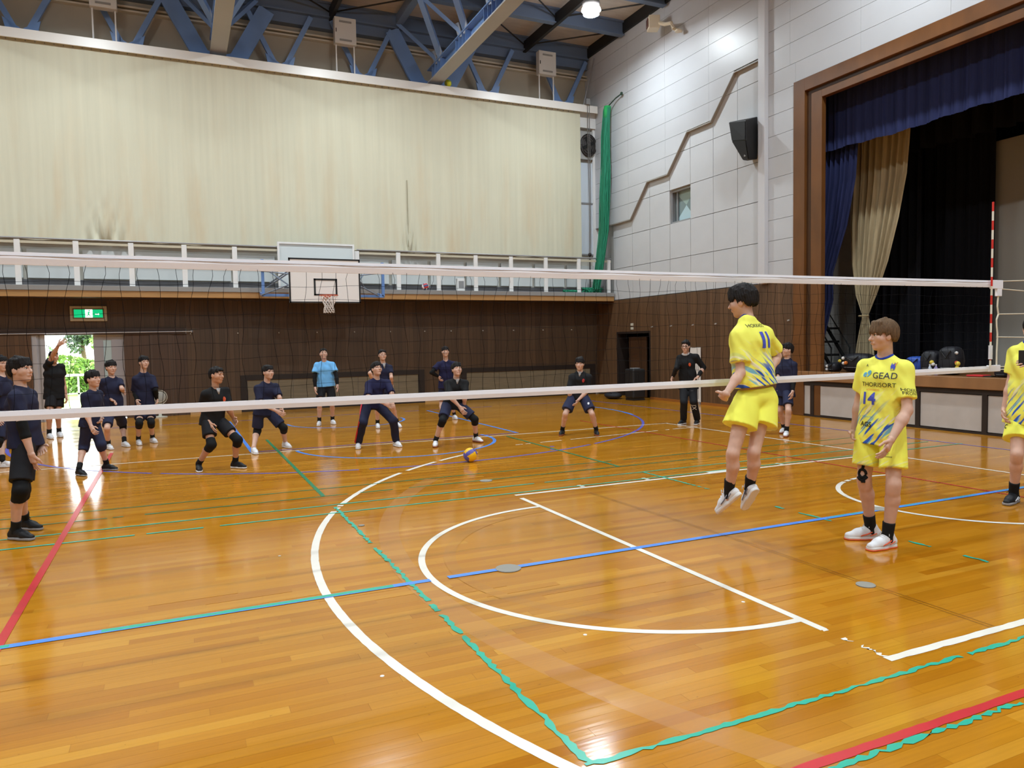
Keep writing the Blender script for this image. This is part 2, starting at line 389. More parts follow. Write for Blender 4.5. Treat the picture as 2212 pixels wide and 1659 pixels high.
wall_right = tag(wr.build('wall_right', M_BACK), kind='structure')
# wooden wainscot panels with the doorway cut out
def wpan(y0, y1, z0, z1): bevel(MB().box(XS, XS+0.10, y0+0.003, y1-0.003, z0, z1).build('wood_panel', M_WOOD, wall_right), 0.004, 1)
ys = [7.42, 8.47, 9.33, 10.26, 11.2, 12.12, HY0]
for a, b in zip(ys[:-1], ys[1:]): wpan(a, b, 0.06, 3.05)
wpan(HY0, HY1, HZ, 3.05); wpan(HY1, YW, 0.06, 3.05); wpan(-17, -7.42, 0.06, 3.05)
tag(MB().box(XS-0.025, XS+0.02, 7.42, HY0, 0, 0.07).build('baseboard_right', mat('baseboard_wood', rgb(150, 92, 40), 0.4)), kind='structure')
# acoustic panels below the stepped trim
JAG = [(16.0, 5.48), (14.02, 5.48), (13.12, 6.44), (12.14, 6.44), (11.25, 7.39), (10.28, 7.39), (9.39, 8.34), (8.47, 8.34)]
def jag(y):
    for (a, za), (b, zb) in zip(JAG[:-1], JAG[1:]):
        if b <= y <= a: return zb+(za-zb)*(y-b)/(a-b)
    return 5.48 if y > 16 else 8.34
py = [15.1, 14.02, 13.10, 12.13, 11.21, 10.27, 9.36, 8.47]; pz = [3.07, 4.05, 5.04, 5.98, 6.94, 7.89, 8.5]
G = 0.007
for y1, y0 in zip(py[:-1], py[1:]):
    for z0, z1 in zip(pz[:-1], pz[1:]):
        ta, tb = jag(y0+1e-4), jag(y1-1e-4)
        if min(ta, tb) < z0+0.02 and max(ta, tb) < z0+0.05: continue
        if 11.1 < y0 < 11.3 and 5.0 < z0 < 5.1: continue
        a, b, c, d = y0+G, y1-G, z0+G, z1-G
        A, B = jag(a), jag(b)
        poly = [(a, c), (b, c)]
        if B < c:   # slope crosses the bottom edge
            k = a+(b-a)*(A-c)/(A-B); poly = [(a, c), (k, c), (a, min(A, d))]
            if A > d: poly = [(a, c), (k, c), (a+(b-a)*(A-d)/(A-B), d), (a, d)]
        else:
            if B >= d and A >= d: poly += [(b, d), (a, d)]
            elif B < d and A > d: poly += [(b, B), (a+(b-a)*(A-d)/(A-B), d), (a, d)]
            else: poly += [(b, min(B, d)), (a, min(A, d))]
        MB().prism(poly, 0, XS+0.045, XS+0.10).build('panel', M_ACO, wall_right)
# siding boards above, proud of the panels
ROW = 0.481; SX = XS-0.035
def clip_above(poly, line):   # keep part above the polyline segment y->z (convex clip by half planes is enough per segment)
    (ya, za), (yb, zb) = line
    out = []
    f = lambda p: (p[1]-(zb+(za-zb)*(p[0]-yb)/(ya-yb)))
    for i in range(len(poly)):
        p, q = poly[i], poly[(i+1) % len(poly)]; fp, fq = f(p), f(q)
        if fp >= 0: out.append(p)
        if fp*fq < 0:
            t = fp/(fp-fq); out.append((p[0]+(q[0]-p[0])*t, p[1]+(q[1]-p[1])*t))
    return out
vj = [8.47, 10.34, 12.22, 14.10, 16.0, YU]
segs = list(zip(JAG[:-1], JAG[1:]))
z = 5.48
rows = []
while z < 11.25: rows.append((z, min(z+ROW, 11.3))); z += ROW
for z0, z1 in rows:
    for y0, y1 in zip(vj[:-1], vj[1:]):
        cuts = sorted({y0, y1}|{p[0] for p in JAG if y0 < p[0] < y1})
        pieces = []
        for a, b in zip(cuts[:-1], cuts[1:]):
            A, B = jag(a+1e-4), jag(b-1e-4)
            poly = clip_above([(a, z0), (b, z0), (b, z1), (a, z1)], ((b, B), (a, A)))
            if len(poly) >= 3 and max(p[1] for p in poly)-min(p[1] for p in poly) > 0.03: pieces.append(poly)
        if pieces:
            mb = MB()
            for poly in pieces:
                lo, hi = min(p[0] for p in poly), max(p[0] for p in poly)
                pp = [((p[0]+0.002 if abs(p[0]-y0) < 1e-6 else p[0]-0.002 if abs(p[0]-y1) < 1e-6 else p[0]), (p[1]+0.004 if abs(p[1]-z0) < 1e-6 else p[1]-0.004 if abs(p[1]-z1) < 1e-6 else p[1])) for p in poly]
                mb.prism(pp, 0, SX, XS+0.10)
            mb.build('siding_board', M_SID, wall_right)
# stepped trim under the siding
mb = MB()
for (ya, za), (yb, zb) in segs:
    if ya > 15.2: ya = 15.15
    mb.prism([(ya, za), (yb, zb), (yb, zb-0.032), (ya, za-0.032)], 0, SX-0.008, XS+0.10)
tag(mb.build('stepped_trim', M_TRIMG, wall_right), 'taupe trim stepping up the white wall')
# pilaster strip and boards around the stage frame
bevel(MB().box(XS-0.13, XS+0.10, 8.25, 8.47, 3.05, 11.3).build('pilaster', mat('pilaster_paint', rgb(200, 199, 203), 0.45), wall_right), 0.01)
z = 3.07
while z < 11.25:
    z1 = min(z+ROW, 11.3)
    if z < 7.0 and z1 <= 7.46: spans = [(7.42, 8.25)]
    elif z < 7.44: spans = [(7.42, 8.25), (5.7, 7.42), (3.8, 5.7), (1.9, 3.8), (0.0, 1.9)]
    else: spans = [(7.58, 8.25), (5.7, 7.58), (3.8, 5.7), (1.9, 3.8), (0.0, 1.9), (-7.4, 0.0)]
    for a, b in spans:
        zz = max(z, 7.44) if a < 7.3 else z
        if z1-zz > 0.04: MB().box(XS-0.02, XS+0.10, a+0.002, b-0.002, zz+0.004, z1-0.004).build('siding_board', M_SID, wall_right)
    z = z1
# wall hooks on the wainscot
M_HOOK = mat('hook_white', rgb(200, 196, 190), 0.4, metal=0.3)
for y in (12.93, 12.01, 11.04, 10.11, 9.0, 7.6):
    MB().box(XS-0.03, XS, y-0.012, y+0.012, 2.145, 2.175).tube([(XS-0.02, y, 2.15), (XS-0.06, y, 2.14), (XS-0.06, y, 2.17)], 0.006, 5).build('hook', M_HOOK, wall_right)
# window with crossed wire glass
wn1 = tag(MB().box(XS+0.11, XS+0.30, 11.20, 11.25, 5.04, 5.96).box(XS+0.11, XS+0.30, 12.09, 12.14, 5.04, 5.96).box(XS+0.11, XS+0.30, 11.25, 12.09, 5.04, 5.09).box(XS+0.11, XS+0.30, 11.25, 12.09, 5.91, 5.96).build('window_1', M_GREY), kind='structure')
M_GA, M_GB, M_GC = mat('glass_pale', rgb(178, 204, 212), 0.12), mat('glass_dim', rgb(120, 138, 140), 0.15), mat('glass_green', rgb(150, 172, 168), 0.15)
cy_, cz_ = 11.62, 5.50
for pts, mm in ((((11.25, 5.09), (12.09, 5.09), (cy_, cz_)), M_GA), (((12.09, 5.09), (12.09, 5.91), (cy_, cz_)), M_GB), (((12.09, 5.91), (11.25, 5.91), (cy_, cz_)), M_GC), (((11.25, 5.91), (11.25, 5.09), (cy_, cz_)), M_GB)):
    MB().prism(list(pts), 0, XS+0.235, XS+0.25).build('pane', mm, wn1)
MB().bar((XS+0.20, 11.97, 5.09), (XS+0.20, 11.97, 5.91), 0.05, 0.03).build('mullion', M_GREY, wn1)

# doorway in the right wall: recess, jambs, door leaf
d2 = tag(MB().box(XS, XS+0.4, HY0, HY0+0.06, 0, HZ).box(XS, XS+0.4, HY1-0.06, HY1, 0, HZ).box(XS, XS+0.4, HY0+0.06, HY1-0.06, HZ-0.06, HZ).build('door_2', M_DARK), kind='structure')
bevel(MB().box(XS+0.22, XS+0.27, HY0+0.53, HY1-0.36, 0.01, HZ-0.16).build('leaf', wood_wall('door_leaf', rgb(64, 42, 27), rgb(92, 62, 38), 0.6), d2), 0.01)
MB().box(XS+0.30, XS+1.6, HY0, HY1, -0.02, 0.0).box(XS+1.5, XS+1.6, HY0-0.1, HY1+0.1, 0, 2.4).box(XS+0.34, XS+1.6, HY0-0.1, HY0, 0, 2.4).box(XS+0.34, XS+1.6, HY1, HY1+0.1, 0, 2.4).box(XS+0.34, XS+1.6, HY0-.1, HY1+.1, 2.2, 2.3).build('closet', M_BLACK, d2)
for z0 in (2.10, 2.22): tag(MB().box(XS-0.012, XS, 13.94, 14.08, z0, z0+0.075).build('sign_plate', mat('sign_cream', rgb(196, 192, 176), 0.4), d2), 'cream sign plate over the dark doorway')

# stage frame
fr = MB().box(XS-0.06, XS+0.10, 7.12, 7.44, 0.0, 7.44).box(XS-0.06, XS+0.10, -7.44, -7.12, 0.0, 7.44)
fr.box(XS-0.06, XS+0.10, -7.12, 7.12, 7.16, 7.44)
trim1 = tag(bevel(fr.build('trim_1', M_FRAME), 0.008, 1), kind='structure')
MB().box(XS+0.02, XS+0.10, 6.96, 7.12, 0, 7.16).box(XS+0.02, XS+0.10, -7.12, -6.96, 0, 7.16).box(XS+0.02, XS+0.10, -6.96, 6.96, 7.06, 7.16).build('groove', M_FRAMED, trim1)
bevel(MB().box(XS-0.03, XS+0.10, 6.67, 6.96, 0, 7.06).box(XS-0.03, XS+0.10, -6.96, -6.67, 0, 7.06).box(XS-0.03, XS+0.10, -6.67, 6.67, 6.90, 7.06).build('casing', M_FRAME, trim1), 0.008, 1)

# stage platform
stg = tag(MB().box(XS, 17.0, -8.7, 8.7, 0.78, 1.0).build('stage_floor', mat('stage_boards', rgb(120, 78, 40), 0.35, noise=0.2, nscale=(10, 1, 1))), kind='structure')
bevel(MB().box(XS-0.10, XS, -7.4, 7.36, 0.79, 1.005).build('nosing', mat('stage_nosing', rgb(146, 104, 66), 0.4, noise=0.15, nscale=(1, 4, 1)), stg), 0.012)
MB().box(XS-0.045, XS+0.3, -7.4, 7.36, 0.70, 0.79).box(XS-0.045, XS+0.3, -7.4, 7.36, 0.0, 0.035).box(XS+0.02, XS+0.3, -7.4, 7.36, 0.035, 0.70).build('front_rail', M_DARK, stg)
M_SFP = mat('stage_front_panel', rgb(186, 178, 172), 0.5, noise=0.08, nscale=(3, 3, 3), bump=0.03, bscale=150)
yy = [7.33, 6.885]+[6.885-1.275*i for i in range(1, 12)]
for a, b in zip(yy[:-1], yy[1:]):
    bevel(MB().box(XS-0.02, XS+0.02, b+0.045, a-0.045, 0.045, 0.69).build('panel', M_SFP, stg), 0.006, 1)
for b in yy[1:-1]: MB().box(XS-0.045, XS+0.02, b-0.045, b+0.045, 0.035, 0.70).build('post', M_DARK, stg)
# stage house
M_STW = mat('stage_wall_grey', rgb(206, 206, 204), 0.6)
tag(MB().box(XS+0.35, 17, 8.7, 8.9, 0.8, 9.5).build('wall_stage_left', M_STW), kind='structure')
tag(MB().box(XS+0.35, 17, -8.9, -8.7, 0.8, 9.5).build('wall_stage_right', M_STW), kind='structure')
tag(MB().box(17, 17.2, -8.9, 8.9, 0.8, 9.5).build('wall_stage_back', M_BLACK), kind='structure')
tag(MB().box(XS+0.35, 17.2, -8.9, 8.9, 9.5, 9.7).build('ceiling_stage', M_BLACK), kind='structure')

# ------------------------------------------------------------------ far wall (gallery side)
wf = MB()
DX0, DX1, DZ = -6.73, -3.25, 2.15
wf.box(-21, DX0, YW, YW+0.2, 0, 3.3).box(DX1, XS+0.3, YW, YW+0.2, 0, 3.3).box(DX0, DX1, YW, YW+0.2, DZ, 3.3)
wall_far = tag(wf.build('wall_far', M_BACK), kind='structure')
xs = [-21, -19, -17, -15, -13, -11, -9, DX0]
def fpan(x0, x1, z0, z1): MB().box(x0+0.002, x1-0.002, YW-0.03, YW, z0, z1).build('wood_panel', M_WOODF, wall_far)
for a, b in zip(xs[:-1], xs[1:]): fpan(a, b, 0.05, 3.3)
fpan(DX0, -5.0, 2.30, 3.3); fpan(-5.0, DX1, 2.30, 3.3)
fpan(DX1, -1.95, 0.05, 3.3); fpan(3.28, 4.47, 0.05, 3.3); fpan(9.26, XS+0.1, 0.05, 3.3)
for a, b in ((-1.95, -0.2), (-0.2, 1.55), (1.55, 3.28), (4.47, 6.07), (6.07, 7.67), (7.67, 9.26)): fpan(a, b, 1.0, 3.3)
M_VENT = mat('vent_panel_tan', rgb(128, 116, 94), 0.6, noise=0.15, nscale=(2, 2, 22))
for x0, x1 in ((-1.95, 3.28), (4.47, 9.26)):
    MB().box(x0, x1, YW-0.05, YW, 0.86, 1.0).box(x0, x0+0.17, YW-0.05, YW, 0, 0.86).box(x1-0.19, x1, YW-0.05, YW, 0, 0.86).box(x0+0.17, x1-0.19, YW-0.05, YW, 0, 0.09).build('vent_frame', M_DARK, wall_far)
    n = 8; w = (x1-x0-0.36)/n
    for i in range(n): MB().box(x0+0.17+i*w+0.005, x0+0.17+(i+1)*w-0.005, YW-0.02, YW, 0.09, 0.86).build('vent_panel', M_VENT, wall_far)
for x in (-3.15, -1.97, -0.9, 0.14, 1.2, 2.26, 3.32, 4.16, 5.21, 6.26, 7.31, 8.36):
    MB().box(x-0.014, x+0.014, YW-0.055, YW-0.03, 2.14, 2.17).tube([(x, YW-0.05, 2.15), (x, YW-0.09, 2.14), (x, YW-0.09, 2.17)], 0.007, 5).build('hook', M_HOOK, wall_far)
tag(MB().box(DX1+0.02, -1.95, YW-0.045, YW-0.03, 0, 0.055).box(3.28, 4.47, YW-0.045, YW-0.03, 0, 0.055).build('baseboard_far', mat('baseboard_pale', rgb(178, 140, 92), 0.5)), kind='structure')
# door set in the far wall
dr = tag(MB().box(-9.0, -3.27, YW-0.08, YW, 2.15, 2.30).build('door_1', mat('lintel_wood', rgb(58, 38, 28), 0.4)), kind='structure')
MB().box(DX0, DX0+0.10, YW-0.02, YW+0.22, 0, DZ).box(DX0+0.10, DX0+0.27, YW+0.06, YW+0.22, 0, DZ).build('jamb', M_ALU, dr); MB().box(DX0+0.13, DX0+0.17, YW+0.05, YW+0.06, 0, DZ).build('jamb_seal', MATS['slot_grey'] if 'slot_grey' in MATS else M_GREY, dr)
lf = MB().box(-5.42, -5.20, YW+0.10, YW+0.15, 0.02, DZ).box(-5.02, -4.71, YW+0.10, YW+0.15, 0.02, DZ).box(-5.20, -5.02, YW+0.10, YW+0.15, 2.02, DZ).box(-5.20, -5.02, YW+0.10, YW+0.15, 0.02, 1.0).build('sliding_leaf', mat('door_grey', rgb(168, 168, 176), 0.4), dr)
MB().box(-5.20, -5.02, YW+0.12, YW+0.13, 1.0, 2.02).build('pane', mat('door_glass', rgb(190, 214, 220), 0.05, alpha=0.3), lf)
for x0, x1 in ((-4.71, -4.10), (-4.10, -3.66), (-3.66, -3.25)):
    MB().box(x0-0.02, x1+0.02, YW-0.01-(0.03 if x0 == -4.10 else 0), YW+0.08+(0.03 if x0 == -4.10 else 0), 0.0, DZ).build('wood_leaf', wood_wall('door_wood', rgb(66, 48, 38), rgb(100, 76, 60), 0.2), dr)
MB().box(-4.12, -4.07, YW-0.05, YW, 0.02, DZ).box(-3.66, -3.60, YW-0.05, YW, 0.02, DZ).build('stile', mat('stile_wood', rgb(84, 66, 54), 0.5), dr)
tag(MB().tube([(-9.5, YW-0.12, 2.17), (-3.12, YW-0.12, 2.21)], 0.012, 8).sphere((-3.12, YW-0.12, 2.21), 0.035, 10, 6).box(-3.13, -3.11, YW-0.12, YW-0.03, 2.20, 2.22).build('rail', M_ALU, dr), 'thin white rail over the door with a round end')
MB().box(-9.0, DX0, YW-0.07, YW-0.03, 0.02, DZ).build('wood_leaf', M_WOOD, dr)
# wall above the gallery, deep wall over the curtain box, near and left walls
wf2 = MB().box(-21, XS+0.3, YW, YW+0.2, 3.3, 9.2)
wu = tag(wf2.build('wall_gallery', M_OFF), kind='structure')
wu2 = MB().box(-21, XS+0.3, YU, YU+0.2, 9.2, ZR+0.3)
tag(wu2.build('wall_upper', mat('upper_wall', rgb(176, 166, 148), 0.7, noise=0.08, nscale=(1, 1, 1))), kind='structure')
tag(MB().box(-21.2, -21, -17, YU+0.2, 0, ZR+0.3).build('wall_left', M_OFF), kind='structure')
tag(MB().box(-21.2, XS+0.4, -17.2, -17, 0, ZR+0.3).build('wall_near', M_OFF), kind='structure')
# gallery: slab, wooden edge, grey lip, posts, rail
gal = tag(MB().box(-21, XS, YG+0.03, YW, 3.05, 3.28).build('trim_2', mat('gallery_under', rgb(70, 52, 40), 0.6)), kind='structure')
bevel(MB().box(-21, XS, YG, YG+0.03, 3.03, 3.18).build('edge_board', mat('gallery_edge_wood', rgb(170, 128, 78), 0.4, noise=0.15, nscale=(1, 1, 12)), gal), 0.006, 1)
bevel(MB().box(-21, XS, YG-0.02, YW, 3.18, 3.30).build('lip', mat('gallery_lip', rgb(150, 148, 146), 0.25, metal=0.2), gal), 0.006, 1)
YP = 15.2
px_ = [-6.77-1.18*i for i in range(1, 9)][::-1]+[-6.77, -5.59, -4.42, -3.23, -2.04, -0.90, 1.13, 2.30, 3.49, 4.65, 5.80, 6.98, 8.15, 9.25]
for x in px_: bevel(MB().box(x-0.06, x+0.06, YP-0.03, YP+0.03, 3.30, 4.36).build('post', M_WHITE, gal), 0.005, 1)
MB().tube([(-21, YP, 4.40), (-0.9, YP, 4.40)], 0.022, 8).tube([(1.13, YP, 4.40), (XS, YP, 4.40)], 0.022, 8).build('rail', M_GREY, gal)
MB().box(-21, -0.95, YP-0.012, YP+0.012, 4.28, 4.34).box(1.2, XS, YP-0.012, YP+0.012, 4.28, 4.34).build('under_rail', mat('rail_beige', rgb(190, 182, 160), 0.5), gal)
# window apron behind the gallery: pale panels with a dark slot under them
for a, b in zip(px_[:-1], px_[1:]):
    if b-a < 2.1: MB().box(a+0.05, b-0.05, YW-0.10, YW, 3.55, 4.25).build('apron_panel', mat('apron', rgb(196, 200, 200), 0.4), wu)
MB().box(-21, XS, YW-0.02, YW, 3.32, 3.52).build('dark_slot', mat('slot_grey', rgb(100, 100, 104), 0.6), wu)
# curtain box
cb = tag(bevel(MB().box(-21, XS-0.10, 15.74, 15.78, 9.14, 9.37).box(-21, XS-0.10, 15.78, YU, 9.33, 9.37).build('trim_3', mat('curtain_box_white', rgb(232, 228, 222), 0.35)), 0.004, 1), kind='structure')
# right end of the gallery wall beside the curtain: pale column, fan recess, window strip
MB().box(8.55, XS, YW-0.16, YW, 8.72, 9.33).build('lintel_panel', M_WHITE, wu)
MB().box(9.22, XS+0.1, YW-0.10, YW, 3.3, 8.72).build('side_strip', M_WHITE, wu)
MB().box(8.5, 9.22, YW-0.05, YW, 4.65, 7.62).build('window_panel', mat('window_blue_white', rgb(206, 214, 224), 0.3), wu)
MB().box(8.5, 9.22, YW-0.07, YW, 6.28, 6.33).box(8.5, 9.22, YW-0.07, YW, 4.60, 4.65).build('window_bar', M_GREY, wu)

# ------------------------------------------------------------------ ceiling, purlins
ceil = tag(MB().box(-21, XS+0.4, -17, YU+0.2, ZR, ZR+0.2).build('ceiling', mat('roof_deck', rgb(190, 182, 174), 0.8, noise=0.12, nscale=(2, 6, 2))), kind='structure')
yp = [16.35-2.12*i for i in range(16)]
for y in yp:
    mb = MB(); mb.box(-21, XS-0.1, y-0.10, y+0.10, 11.02, 11.05).box(-21, XS-0.1, y-0.02, y+0.02, 11.05, 11.40).box(-21, XS-0.1, y-0.10, y+0.10, 11.40, ZR)
    mb.build('purlin', M_STEELD, ceil)
MB().box(-21, XS-0.1, YU-0.25, YU, 10.75, 11.45).build('edge_beam', M_STEELD, ceil)
MB().box(XS-0.12, XS-0.02, -17, YU, 11.12, ZR).build('gap_shade', M_BLACK, ceil)  # black strip stands in for the shade in the gap atop the stage wall
for x in (0.85, 6.95, -5.25, -11.35): MB().box(x-0.05, x+0.05, -17, YU, 10.98, 11.3).build('tie_beam', M_BLACK, ceil)
for x in (0.85, 6.95, -5.25):
    for y in yp[:7]:
        for sx in (-2.5, 2.3): MB().tube([(x, y, 11.2), (x+sx, y-2.1, 11.2)], 0.022, 6).build('cross_rod', M_BLACK, ceil)

# ------------------------------------------------------------------ roof trusses and wall braces
def truss(x, label):
    t = empty('roof_truss', (x, 0, 9.5), label, 'roof truss', 'steel roof trusses')
    y0, y1 = -16.9, 16.1
    MB().box(x-0.20, x+0.20, y0, y1, 9.48, 9.52).build('bottom_flange', M_STEELG, t)
    MB().box(x-0.02, x+0.02, y0, y1, 9.52, 9.86).box(x-0.19, x+0.19, y0, y1, 9.86, 9.89).build('bottom_web', M_STEELB, t)
    for s in (-1, 1): MB().box(x+s*1.0-0.10, x+s*1.0+0.10, y0, y1, 11.08, 11.34).build('top_chord', M_STEELD, t)
    n = 0; y = 15.2; sm = None; gm = {}
    while y > y0+1 and n < 16:
        for yy in (y+0.5, y+0.25, y, y-0.25) if y > 1 else ():
            if sm is None: sm = MB().box(x-0.18, x+0.18, -0.008, 0.008, 9.52, 9.86).build('stiffener', M_STEELB, t); so = sm
            else: so = link('stiffener', sm.data, t)
            so.location = (0, yy, 0)
        if y > -2.5:
            for s in (-1, 1):
                for dy in (-1.0, 1.0):
                    if y+dy > 16.2: continue
                    a = (x+s*0.10, y+0.12*dy, 9.88); b = (x+s*1.0, y+dy, 11.12)
                    MB().bar(a, b, 0.16, 0.10).build('brace', M_STEELB, t)
                    MB().obox(Vector(a)+(Vector(b)-Vector(a))*0.10, (0.012, 0, 0), (0, 0.14*dy, 0.03), (0.05*s, 0, 0.17)).build('gusset', mat('gusset_pale', rgb(170, 182, 200), 0.5), t)
        y -= 2.0; n += 1
    return t
truss(-2.2, 'steel roof truss left of the middle, its grey underside seen almost end on')
truss(3.78, 'steel roof truss running from the yellow ball up toward the camera')
truss(-8.3, 'steel roof truss farthest left, beyond the left edge of the wall')
def vbrace(x, label, w0, w1, wid, dep):
    t = empty('wall_brace', (x, 16.3, 9.4), label, 'brace', 'blue V braces above the curtain box')
    for s in (-1, 1):
        MB().bar((x+s*w0, 16.3, 9.45), (x+s*w1, 16.3, 10.95), wid, dep, up=(0, 1, 0)).build('arm', M_STEELB, t)
    MB().prism([(x-w0-0.20, 9.37), (x+w0+0.20, 9.37), (x+w0+0.30, 9.80), (x, 9.55), (x-w0-0.30, 9.80)], 1, 16.26, 16.30).build('gusset_plate', M_STEELB, t)
vbrace(-2.15, 'wide blue V brace where the grey truss meets the wall, left of the middle', 0.42, 1.25, 0.42, 0.10)
vbrace(3.85, 'wide blue V brace behind the small yellow ball', 0.42, 1.25, 0.42, 0.10)
for x, l in ((-6.6, 'narrow blue V brace at the far left end of the curtain box'), (-4.32, 'narrow blue V brace under the leftmost white box'), (-0.58, 'narrow blue V brace between the left truss and the middle white box'),
             (1.72, 'narrow blue V brace just right of the middle white box'), (5.62, 'narrow blue V brace right of the yellow ball'), (8.28, 'narrow blue V brace nearest the stage wall corner')):
    vbrace(x, l, 0.10, 0.86, 0.13, 0.08)
# conduit and the white boxes standing on rods
cnd = empty('conduit_rail', (0, 16.55, 10.5), 'pale twin conduit running along the wall behind the white boxes', 'conduit')
for z in (10.44, 10.54): MB().box(-21, 9.3, 16.5, YU, z, z+0.045).build('tube', mat('conduit_beige', rgb(206, 196, 178), 0.4), cnd)
M_BOX = mat('box_white', rgb(206, 202, 196), 0.4)
for x, l in ((-4.81, 'white metal box on two rods, leftmost and cut by the top edge'), (1.13, 'white metal box on two rods, middle of the three'), (7.46, 'white metal box on two rods, nearest the stage wall')):
    t = empty('junction_box', (x, 15.9, 9.37), l, 'box', 'white boxes on the curtain box')
    bevel(MB().box(x-0.30, x+0.30, 15.78, 16.0, 10.16, 10.88).build('case', M_BOX, t), 0.012)
    for sx in (-0.25, 0.25): MB().tube([(x+sx, 15.9, 9.37), (x+sx, 15.9, 10.17)], 0.02, 6).build('rod', M_WHITE, t)
    for z in (10.26, 10.76): MB().box(x-0.17, x+0.17, 15.765, 15.781, z-0.025, z+0.025).build('vent', mat('vent_grey', rgb(140, 138, 134), 0.6), t)
    MB().box(x-0.27, x-0.25, 15.765, 15.781, 10.46, 10.56).build('latch', M_DARK, t)
# ceiling lamps
M_LAMP = mat('lamp_glow', rgb(255, 255, 255), 0.4, emit=(1, 1, 1, 1), es=60.0)
def lamp(x, y, z, label):
    t = empty('ceiling_lamp', (x, y, z), label, 'lamp', 'round high bay lamps under the roof')
    MB().lathe([(0.05, 0.0), (0.22, 0.03), (0.24, 0.16), (0.10, 0.34), (0.03, 0.40)], (x, y, z+0.02), 20).build('housing', M_GREY, t, True)
    MB().lathe([(0.02, 0.0), (0.24, -0.01), (0.26, -0.07), (0.18, -0.12), (0.02, -0.14)], (x, y, z+0.04), 20).build('diffuser', M_LAMP, t, True)
    MB().tube([(x, y, z+0.4), (x, y, 11.0)], 0.02, 6).build('stem', M_BLACK, t)
    for a in (0, 1): MB().tube([(x, y, z+0.35), (x+(-0.9 if a else 0.9), y-0.5, 11.2)], 0.006, 4).build('stay', M_GREY, t)
    d = bpy.data.lights.new('lamp_light', 'AREA'); d.shape = 'DISK'; d.size = 0.42; d.energy = LAMP_POWER; d.color = (0.83, 0.945, 1.0); d.spread = math.radians(165)
    o = bpy.data.objects.new('lamp_light', d); COL.objects.link(o); o.parent = t; o.location = (0, 0, -0.13)
    o.visible_camera = False if False else True
lamp(6.95, 12.25, 10.62, 'glowing round ceiling lamp near the top of the stage wall')
for x, y in ((0.85, 12.25), (-5.25, 12.25), (-11.35, 12.25), (6.95, 4.0), (0.85, 4.0), (-5.25, 4.0), (-11.35, 4.0), (6.95, -4.2), (0.85, -4.2), (-5.25, -4.2), (-11.35, -4.2), (6.95, -12.4), (0.85, -12.4), (-5.25, -12.4)):
    lamp(x, y, 10.62, 'round ceiling lamp above the court, outside the picture')

# ------------------------------------------------------------------ big window curtain
def pleats(x0, x1, z0, z1, y, name, m, parent=None, amp=0.02, wl=0.35, n=500, nz=14, hem=0.03):
    mb = MB(); P = []
    ph = [random.uniform(0, 6.28) for _ in range(9)]
    for j in range(nz+1):
        t = j/nz
        for i in range(n+1):
            x = x0+(x1-x0)*i/n
            d = sum(math.sin(x*6.28/(wl*f)+ph[k])*a for k, (f, a) in enumerate(((1, .5), (0.43, .25), (2.3, .5), (6.1, .6))))*amp*(0.35+0.65*(1-t))
            zb = z0+(math.sin(x*1.9+ph[6])*0.5+math.sin(x*7.3+ph[7])*0.3)*hem*(1-t)**3
            # gathered pucker near the bottom
            for px, w in ((-5.0, 0.42), (2.86, 0.2)):
                u = (x-px)/w
                if abs(u) < 2 and t < 0.22: d += 0.13*math.exp(-u*u)*math.sin(abs(u)*9+t*60)*(0.22-t)/0.22
            P.append((x, y+d, zb+(z1-zb)*t))
    mb.v = P
    mb.f = [(j*(n+1)+i, j*(n+1)+i+1, (j+1)*(n+1)+i+1, (j+1)*(n+1)+i) for j in range(nz) for i in range(n)]
    return mb.build(name, m, parent, True, False)
def cloth_mat(name, c, stain=None, streak=0.1, rough=0.85, scale=(9, 9, 0.25)):
    m = bpy.data.materials.new(name); m.use_nodes = True; MATS[name] = m; g = NT(m)
    pos = g.n('ShaderNodeNewGeometry').outputs['Position']
    s = g.noise(g.mapping(pos, scale), 1.0, 5); col = g.mix(1.0, c, g.rng(s, 0.3, 0.7, 1-streak, 1+streak*0.6), 'MULTIPLY')
    if stain:
        st = g.noise(g.mapping(pos, (2.6, 2.6, 0.35)), 1.0, 4); sep = g.n('ShaderNodeSeparateXYZ'); g.l(pos, sep.inputs[0])
        low = g.rng(sep.outputs[2], 4.4, 8.0, 1.0, 0.15)
        col = g.mix(g.m('MULTIPLY', g.rng(st, 0.5, 0.75, 0, 0.55), low), col, stain)
    g.l(col, g.b.inputs['Base Color']); g.b.inputs['Roughness'].default_value = rough; g.b.inputs['Specular IOR Level'].default_value = 0.2
    return m
M_CURT = cloth_mat('cream_curtain', rgb(206, 202, 180), rgb(200, 172, 134), 0.05)
c = empty('window_curtain', (0, 15.86, 4.47), 'huge cream blackout curtain with vertical stains above the gallery', 'curtain')
pleats(-20.9, 8.65, 4.47, 9.30, 15.86, 'cloth', M_CURT, c, 0.010, 0.42, 760, 16)
mb = MB()
for i in range(150): mb.box(-20.8+i*0.196, -20.78+i*0.196, 15.83, 15.85, 9.12, 9.15)
tag(mb.build('hooks', M_GREY, c), kind='stuff')
MB().box(2.80, 2.81, 15.825, 15.845, 4.62, 6.55).build('slit', mat('slit_shadow', rgb(150, 142, 116), 0.9), c)

